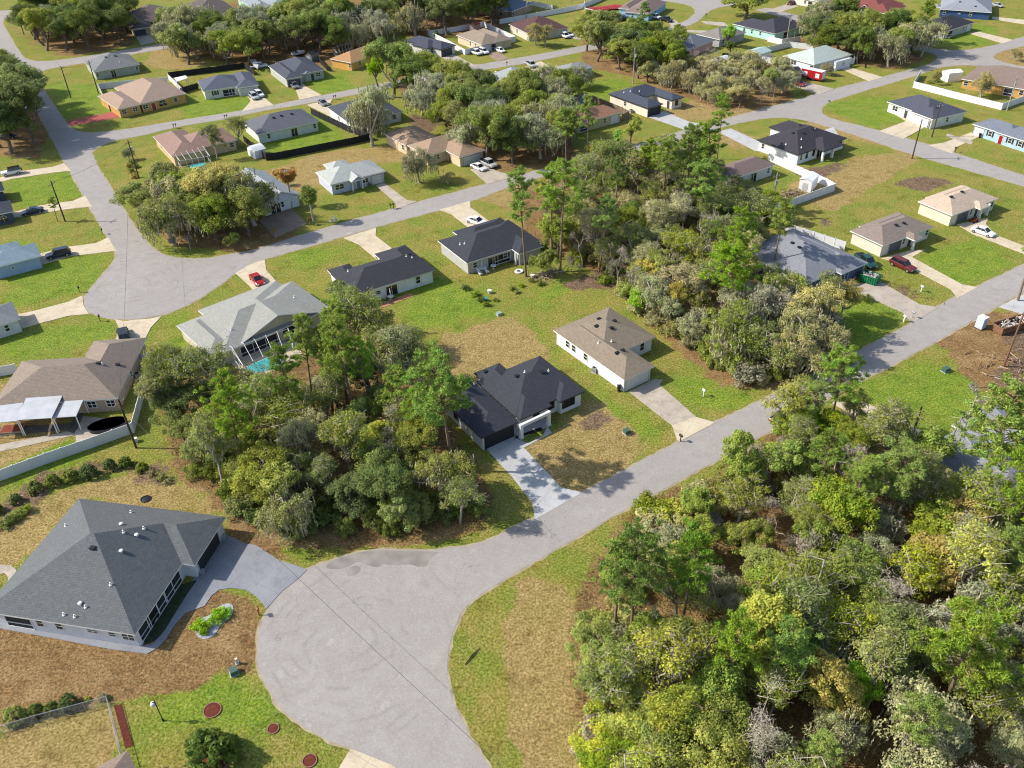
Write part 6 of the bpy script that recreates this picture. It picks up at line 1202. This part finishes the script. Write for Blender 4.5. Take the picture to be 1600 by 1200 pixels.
def boat(label, a, b, W_=2.4, name='boat', col='white'):
    pa, pb = g(*a), g(*b); c = (pa+pb)/2; L = np.hypot(*(pb-pa)); th = math.atan2(pb[1]-pa[1], pb[0]-pa[0]); root = thing(name, label, 'boat', c, th); mb = MB(); R_ = []
    for t in np.linspace(-1, 1, 9): w = W_/2*(1 if t < 0 else max(.04, 1-t**2.4)); R_.append([(t*L/2, -w, 1.5+.15*max(t, 0)), (t*L/2, -w*.8, .9), (t*L/2, 0, .65+.3*max(t, 0)), (t*L/2, w*.8, .9), (t*L/2, w, 1.5+.15*max(t, 0))])
    for i in range(8):
        for j in range(4): mb.face([R_[i][j], R_[i][j+1], R_[i+1][j+1], R_[i+1][j]])
        mb.face([R_[i][0], R_[i+1][0], R_[i+1][4], R_[i][4]])
    mb.face(R_[0]); mb.build('hull', PAINT['white'], root); mb = MB(); mb.box(-L*.3, L*.05, -W_*.3, W_*.3, 1.5, 1.53); mb.build('cockpit', black, root); mb = MB(); mb.box(-L*.05, L*.08, -W_*.3, W_*.3, 1.5, 2.0); mb.build('console', PAINT['white'], root)
    mb = MB(); mb.box(-L/2, L/2+.8, -.5, -.4, .45, .55); mb.box(-L/2, L/2+.8, .4, .5, .45, .55)
    for X in (-.8, .2):
        for sy in (-1, 1): mb.tube([(X, sy*.95, .35), (X, sy*1.15, .35)], .35, 10)
    mb.box(-.9, .3, -1.0, 1.0, .33, .45)
    for X in (-L*.3, 0, L*.25): mb.box(X-.05, X+.05, -.5, .5, .5, .9)
    mb.build('trailer_frame', black, root)
boat('white boat under the trees beside the blue-grey roof', (1225, 438), (1247, 452)); boat('white boat on a trailer behind the grey garage house', (458, 90), (477, 86)); boat('small white boat beside the black fence, upper left', (396, 100), (404, 112), 1.8)
# sheds
def shed(label, a, b, depth, wall, roof, h=2.2, barrel=False, name='shed', pk=.5):
    pa, pb = g(*a), g(*b); L = np.hypot(*(pb-pa)); th = math.atan2(pb[1]-pa[1], pb[0]-pa[0]); root = thing(name, label, 'shed', pa, th); wm = mat('shedwall_'+wall, wall, .7, .06); mb = MB(); mb.box(0, L, 0, depth, 0, h); n_ = 8 if barrel else 2; prof = []
    for i in range(n_+1): t = i/n_; prof.append((-.1+t*(L+.2), h+(math.sin(math.pi*t)*.75 if barrel else (1-abs(2*t-1))*L*pk*.5)))
    mb.face([(p[0], 0, p[1]) for p in prof]); mb.face([(p[0], depth, p[1]) for p in prof]); mb.build('wall', wm, root)
    mb = MB()
    for i in range(n_): p, q = prof[i], prof[i+1]; pts = [(p[0], -.12, p[1]), (q[0], -.12, q[1]), (q[0], depth+.12, q[1]), (p[0], depth+.12, p[1])]; mb.face(pts); mb.face([(x_, y_, z_+.05) for x_, y_, z_ in pts])
    mb.build('roof', mat('shedroof_'+roof, roof, .6, .1), root); mb = MB(); mb.box(L/2-.6, L/2+.6, -.04, 0, .1, 1.95); mb.build('door', mat('shed_door', (.45, .46, .47), .6, .05), root); mb = MB(); mb.box(-.05, -.0, depth*.4, depth*.4+.6, 1.1, 1.7); mb.build('window', glass, root)
shed('white shed inside the white fenced yard', (1247, 297), (1266, 301), 4.5, 'E2E2E2', 'E6E6E8', 2.6, pk=.35); shed('white box shed behind the long white fence', (1469, 124), (1480, 129), 4.6, 'DEDEDE', 'E4E4E6', 2.6, pk=.3); shed('barrel roofed white shed in the scrub clearing', (1110, 103), (1123, 107), 5.0, 'D6D8DA', 'C0C4C8', 2.1, True)
shed('long white shed with pale teal roof by the scrub', (1165, 91), (1187, 96), 6, 'E0E0E0', '9DB5B0', 2.2, pk=.3); shed('small dark shed behind the rusty brown roofed house', (896, 161), (906, 164), 3, '8A8F98', '5A5F68', 2.1, pk=.3); shed('small barn shaped rust red shed in the fenced yard', (734, 50), (744, 51), 3.5, 'B98C7A', '9A5A48', 2.4, pk=.7)
shed('dark roofed barn shed behind the grey garage house', (478, 97), (488, 98), 4.5, '7C7C7C', '34363C', 2.4, pk=.6); shed('white greenhouse shed beside the dark garden fence', (388, 242), (400, 249), 3, 'D0D4D8', 'C4C8CC', 2.0, True)
# pergola, patio covers, pool and pool cages
def cover(label, quad, h, m, name='patio_cover', legs=True):
    P = [g(x, y, h) for x, y in quad]; o = sum(P)/len(P); root = thing(name, label, 'patio cover', o); mb = MB(); mb.poly([(p[0]-o[0], p[1]-o[1]) for p in P], h, h+.08); mb.build('roof', m, root)
    if legs:
        for p in P: q = o+(p-o)*.93; mb = MB(); mb.box(q[0]-o[0]-.06, q[0]-o[0]+.06, q[1]-o[1]-.06, q[1]-o[1]+.06, 0, h); mb.build('post', whitem, root)
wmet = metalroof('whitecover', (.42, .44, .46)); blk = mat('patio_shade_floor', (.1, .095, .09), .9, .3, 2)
cover('largest white metal patio cover, middle one on the brown house', [(42, 620), (99, 616), (81, 653.5), (26, 657)], 3.1, wmet); cover('white metal patio cover right of the largest one', [(101, 625), (131.5, 622.5), (119, 651), (81.5, 653.5)], 2.7, wmet); cover('white metal patio cover at the left edge', [(-14, 636), (37, 629.5), (28, 658), (-24, 663)], 2.8, wmet)
cover('small white pergola roof behind the peach house', [(272, 122), (290, 118), (294, 122), (276, 128)], 2.5, whitem); cover('white porch canopy on the tan house', [(763, 63), (779, 60), (782, 63), (767, 66)], 2.9, whitem) if False else None
m = MB(); m.poly(G([(0, 668), (110, 662), (128, 640), (130, 650), (116, 678), (100, 672), (0, 682)]), 0, .075); struct('patio', m, blk)  # dark sheet: shade under the covers painted into the floor
def cage(label, gp, h, h2):
    P = [g(*p) for p in gp]; o = P[0]; Q = [Vector((p[0]-o[0], p[1]-o[1], 0)) for p in P]; root = thing('pool_enclosure', label, 'pool enclosure', o); mb = MB(); Z = Vector((0, 0, 1)); al = whitem; A, B, C, D = Q   # A back-left B back-right C front-right D front-left
    nx_ = 5
    for i in range(nx_+1):
        t = i/nx_; bk = A+(B-A)*t; fr_ = D+(C-D)*t; md = bk+(fr_-bk)*.35
        mb.tube([fr_, fr_+Z*h, md+Z*h2, bk+Z*h], .04, 4); mb.tube([bk, bk+Z*h], .035, 4)
    for a, b, z in ((D, C, h), (D, C, .9), (A+(D-A)*.35, B+(C-B)*.35, h2), (A, B, h), (B, C, h), (A, D, h), (B, C, .9), (A, D, .9)): mb.tube([a+Z*z, b+Z*z], .035, 4)
    for s, e in ((A, D), (B, C)):
        for t in (.35, .7): p = s+(e-s)*t; mb.tube([p, p+Z*(h2 if t == .35 else h+(h2-h)*.45)], .05, 4)
    mb.build('frame', al, root)
cage('white framed screen enclosure over the turquoise pool', [(362, 560), (453, 532), (462, 560), (385, 592)], 2.7, 3.6)
cage('dark framed screen lanai on the tan roofed corner house', [(272, 252), (318, 243), (331, 258), (285, 266)], 2.4, 3.2); cage('white framed pool cage behind the orange house', [(521, 86), (546, 78), (552, 86), (528, 94)], 2.4, 3.0)
def pool(label, pts, col, name='swimming_pool'):
    P = G(pts); o = P[0]; Pl = [(p[0]-o[0], p[1]-o[1]) for p in smoothline(P, 2)]; root = thing(name, label, 'pool', o); mb = MB(); c = np.mean(Pl, 0); mb.poly([tuple(c+(np.array(p)-c)*1.08) for p in Pl], .02, .11); mb.build('coping', mat('pool_coping', (.5, .46, .4), .9, .1), root); mb = MB(); mb.poly(Pl, .02, .125); mb.build('water', col, root)
water = mat('pool_water', (.06, .42, .45), .06, .12, .6, .15, spec=.7)
pool('turquoise pool inside the white framed enclosure', [(385, 573), (436, 553), (442, 564), (440, 570), (395, 588), (380, 585)], water); pool('turquoise pool under the dark framed lanai', [(296, 258), (318, 253), (322, 258), (300, 264)], water); pool('small turquoise splash pool in the peach house yard', [(196, 136), (206, 135), (208, 138), (200, 140)], water)
# covered above ground pool beside the white fence
r_ = thing('covered_pool', 'oval above ground pool with dark cover beside the white fence', 'pool', g(170, 668), .35); T_ = Matrix.Scale(1.9, 4, Vector((1, 0, 0))); mb = MB(); mb.lathe([(1.45, 0), (1.45, .75), (1.5, .8)], 24, T=T_); mb.build('wall', mat('pool_side', (.03, .035, .05), .5, .1), r_); mb = MB(); mb.lathe([(1.5, .8), (1.3, .74), (0, .7)], 24, T=T_); mb.build('cover', mat('pool_cover', (.10, .105, .13), .5, .3, 1.2, .5), r_)
# red deck behind the sky blue house
r_ = thing('garden_deck', 'bright red curved deck with railing in the white fenced yard', 'deck', g(946, 15), .3); mb = MB(); mb.poly([(-7, -2.5), (7, -3), (9, 0), (6, 4.5), (0, 3), (-6, 4)], .5, .65); redd = mat('deck_red', (.33, .03, .025), .6, .1); mb.build('deck_floor', redd, r_); mb = MB()
for t in np.linspace(-6.8, 6.8, 16): mb.box(t-.05, t+.05, -2.8, -2.7, 0, 1.5)
mb.box(-7, 7, -2.82, -2.68, 1.4, 1.5); mb.box(-7, 7, -2.82, -2.68, .9, .96); mb.build('railing', redd, r_)
# play frame, rugs, small things
def ring(label, x, y, r=.9, m=None, name='mulch_ring'):
    root = thing(name, label, 'planter ring', g(x, y)); mb = MB(); mb.lathe([(r-.09, .02), (r-.09, .12), (r, .12), (r, .0)], 18); mb.build('edging', m or mat('pinkish_edging', '8A6658', .9, .2), root); mb = MB(); mb.lathe([(r-.1, .05), (r*.6, .1), (0, .14)], 18); mb.build('mulch', black if m is black else mat('red_mulch', '602E22', .95, .3, 3), root)
ring('red mulch ring on the lawn above the dark round tree', 332, 1110, .95); ring('small mulch ring by the curb right of the dark round tree', 427, 1139, .62); ring('small mulch ring nearest the cream driveway, bottom', 484, 1189, .75); ring('red mulch ring under the dark round tree', 335, 1186, 1.7)
ring('dark stone ring on the dry lawn behind the large slate roof', 228, 780, .7, black)
def tyre_ring(label, x, y, m, name='ring_planter'):
    root = thing(name, label, 'planter ring', g(x, y)); mb = MB(); mb.lathe([(.45, .02), (.8, .0), (.88, .15), (.8, .3), (.45, .28), (.42, .15), (.45, .02)], 20); mb.build('ring', m, root); mb = MB(); mb.lathe([(.44, .05), (0, .06)], 16); mb.build('soil', mat('dark_soil', (.05, .04, .03), .95, .2), root)
tyre_ring('white ring planter on the back lawn of the porch house', 811, 425, whitem)
def lounger(label, a, b):
    pa, pb = g(*a), g(*b); c = (pa+pb)/2; th = math.atan2(pb[1]-pa[1], pb[0]-pa[0]); root = thing('sun_lounger', label, 'sun lounger', c, th); mb = MB(); mb.box(-.3, 1.0, -.33, .33, .3, .36); mb.build('seat', whitem, root); mb = MB(); T = Matrix.Translation((-.3, 0, .33))@Matrix.Rotation(R(35), 4, 'Y'); mb.box(-.75, 0, -.33, .33, 0, .06, T=T); mb.build('backrest', whitem, root)
    for X in (-.5, .85):
        for Y in (-.28, .28): mb = MB(); mb.box(X-.03, X+.03, Y-.03, Y+.03, 0, .32); mb.build('leg', whitem, root)
lounger('left white sun lounger behind the dark grey house', (746, 424), (752, 431)); lounger('right white sun lounger behind the dark grey house', (756, 421), (763, 428))
def patio_table(label, x, y, u=True):
    root = thing('patio_table', label, 'table', g(x, y)); mb = MB(); mb.lathe([(0, .7), (.6, .7), (.6, .75), (0, .75)], 14); mb.build('table_top', whitem, root); mb = MB(); mb.tube([(0, 0, 0), (0, 0, .7)], .05, 6); mb.lathe([(.3, 0), (.05, .08)], 8); mb.build('leg', whitem, root)
    if u: mb = MB(); mb.tube([(0, 0, .75), (0, 0, 2.3)], .03, 6); mb.lathe([(.09, 1.2), (.14, 1.5), (.03, 2.4)], 8); mb.build('folded_parasol', whitem, root)
patio_table('white patio table with folded parasol between the loungers', 753, 424); patio_table('white patio table with folded parasol on the terracotta patio', 611, 468); patio_table('small white round table on the porch of the dark grey house', 771, 420, False)
def grill(label, x, y):
    root = thing('kettle_grill', label, 'grill', g(x, y)); mb = MB(); mb.lathe([(0, .55), (.28, .62), (.33, .8), (.28, 1.0), (.05, 1.12)], 14); mb.build('bowl', black, root)
    for t in (0, 2.1, 4.2): mb = MB(); mb.tube([(math.cos(t)*.15, math.sin(t)*.15, .6), (math.cos(t)*.35, math.sin(t)*.35, 0)], .025, 5); mb.build('leg', steel, root)
grill('black covered grill on the terracotta patio', 604, 474); grill('black kettle grill on the dark grey house porch', 797, 415)
# gravel island, planting beds and loose litter of the lots
m = MB(); m.poly(smoothline(G([(304, 985), (308, 968), (328, 962), (335, 955), (345, 945), (360, 942), (366, 950), (362, 965), (345, 975), (337, 992), (322, 1000), (308, 996)]), 2), 0, .06); struct('gravel_bed', m, mat('grey_gravel', '9A9EA4', .95, .35, 6))
m = MB(); m.poly(G([(803, 686), (812, 684), (848, 672), (845, 668), (812, 680)]), 0, .1); struct('mulch_bed', m, mat('dark_mulch', (.012, .011, .01), .95, .2, 3))
m = MB(); m.poly(smoothline(G([(298, 910), (310, 905), (295, 925), (270, 965), (255, 990), (240, 1003), (222, 1006), (235, 985), (255, 950), (280, 915)]), 1), 0, .09); struct('planting_bed', m, mat('dark_turf', '38402A', .95, .35, 2))
def logpile(label, x, y, n_, spread, seed, cols=('7A6A5A', '5C4A3E', '9A8A76'), rz=0, size=1.0):
    rr = random.Random(seed); mb = MB()
    for ci, c in enumerate(cols):
        for _ in range(n_//len(cols)):
            p = Vector((rr.gauss(0, spread[0]), rr.gauss(0, spread[1]), rr.random()*.5*size)); d = Vector((rr.gauss(0, 1), rr.gauss(0, 1), rr.gauss(0, .25))).normalized()*rr.uniform(.3, 1.1)*size; mb.tube([p-d, p+d], [.05*size, .09*size], 4, m=ci)
    o = mb.build('brush_pile', [mat('wood_'+c, c, .95, .2, 2) for c in cols]); p = g(x, y); o.location = (p[0], p[1], 0); o.rotation_euler = (0, 0, rz); o['kind'] = 'stuff'; tag(o, label, 'brush pile')
logpile('heap of cut branches in the white fenced yard', 1232, 306, 90, (2.2, 1.0), 1, rz=.5); logpile('pile of logs and rocks by the wood edge behind the porch house', 855, 430, 80, (1.8, .9), 2, ('8A7A6A', '6A5A4E', 'A89A8A'), rz=.5); logpile('brush and sticks strewn on the cleared lot, right edge', 1596, 575, 90, (4, 3.2), 3, ('6E5648', '8A7058', 'A8968A')); logpile('line of dead brush beside the dumpster drive', 1408, 452, 60, (4.0, .35), 4, ('7A6450', '8C7A66', '5E4C3E'), rz=-.75, size=.5)
logpile('low line of sticks at the scrub edge by the street', 1100, 168, 60, (6, .4), 5, ('B09A80', 'A08A70', 'C4B096'), rz=-.5, size=.6)
r_ = thing('fallen_branch', 'dark stick lying on the dry verge right of the near cul-de-sac', 'branch', g(738, 1026), .95); mb = MB(); mb.tube([(-1.3, 0, .1), (0, .05, .16), (1.3, -.05, .1)], [.05, .09, .04], 5); mb.build('branch', mat('dark_wood', (.03, .022, .018), .9, .1), r_)
r_ = thing('fallen_log', 'pale fallen log along the wood edge behind the pale grey house', 'log', g(985, 470), -.72); mb = MB(); mb.tube([(-3.2, 0, .15), (0, .15, .2), (3.2, -.1, .15)], [.1, .14, .07], 6); mb.build('log', PALEB, r_)
def pot(label, x, y, m, s=1):
    root = thing('plant_pot', label, 'plant pot', g(x, y)); mb = MB(); mb.lathe([(.2*s, 0), (.3*s, .45*s), (.34*s, .5*s), (.26*s, .5*s)], 12); mb.build('pot', m, root); mb = MB(); mb.lathe([(.28*s, .45*s), (0, .5*s)], 12); mb.build('soil', mat('dark_soil', (.05, .04, .03), .95, .2), root)
pot('round grey pot at the right garage corner of the slate roofed house', 350, 842, steel, 1.2); pot('round grey pot at the left garage corner of the slate roofed house', 317, 897, steel, 1.2); pot('white flower pot at the border corner behind the porch house', 765, 458, whitem, 1.3); pot('teal pot on the lawn at the garden border tip', 759, 470, mat('teal_pot', (.05, .25, .28), .4, .1), 1.2); pot('white pot by the tall pine foot', 832, 434, whitem, 1.4)
r_ = thing('basketball_hoop', 'dark basketball hoop beside the lower right driveway', 'basketball hoop', g(1455, 697), 2.4); mb = MB(); mb.tube([(0, 0, 0), (0, 0, 2.8), (.5, 0, 3.1)], .06, 6); mb.build('pole', black, r_); mb = MB(); mb.box(.5, .54, -.6, .6, 2.8, 3.6); mb.build('backboard', mat('smoky_board', (.1, .1, .1), .3, .1), r_); mb = MB(); mb.lathe([(.22, 3.0), (.25, 3.0), (.25, 3.03), (.22, 3.03)], 14, c=(.78, 0, 0)); mb.build('rim', redd, r_); mb = MB(); mb.box(-.5, .4, -.4, .4, 0, .2); mb.build('base', black, r_)
r_ = thing('mower', 'small red ride-on mower in front of the cream house garage', 'mower', g(1521, 347), .5); mb = MB(); mb.box(-.6, .7, -.4, .4, .3, .7); mb.build('body', mat('mower_red', (.35, .05, .01), .4, .05), r_, bevel=.06); mb = MB(); mb.box(-.5, -.1, -.25, .25, .7, 1.05); mb.build('seat', black, r_)
for X in (-.5, .55):
    for sy in (-1, 1): mb = MB(); mb.tube([(X, sy*.35, .25), (X, sy*.55, .25)], .25, 10); mb.build('wheel', tyre, r_)
r_ = thing('garden_bed', 'raised garden bed of red soil under the patio covers, left edge', 'garden bed', g(20, 672), .1); mb = MB(); mb.box(-1.6, 1.6, -1.0, 1.0, 0, .35); mb.build('frame', mat('pale_timber', '9A8468', .9, .2), r_); mb = MB(); mb.box(-1.5, 1.5, -.9, .9, .35, .37); mb.build('soil', mat('red_soil', '7A4030', .95, .2), r_)
def satellite(label, root_xy, z):
    p = g(*root_xy, z); root = thing('satellite_dish', label, 'satellite dish', (p[0], p[1], z), 2.0); mb = MB(); mb.lathe([(0, 0), (.3, .05), (.45, .14)], 14, T=Matrix.Rotation(R(60), 4, 'Y')); mb.build('dish', steel, root); mb = MB(); mb.tube([(0, 0, -.6), (0, 0, 0)], .03, 6); mb.build('mast', steel, root)
satellite('grey satellite dish on the navy roof of the corner house', (1471, 161), 3.9)
print('objects', len(bpy.data.objects))
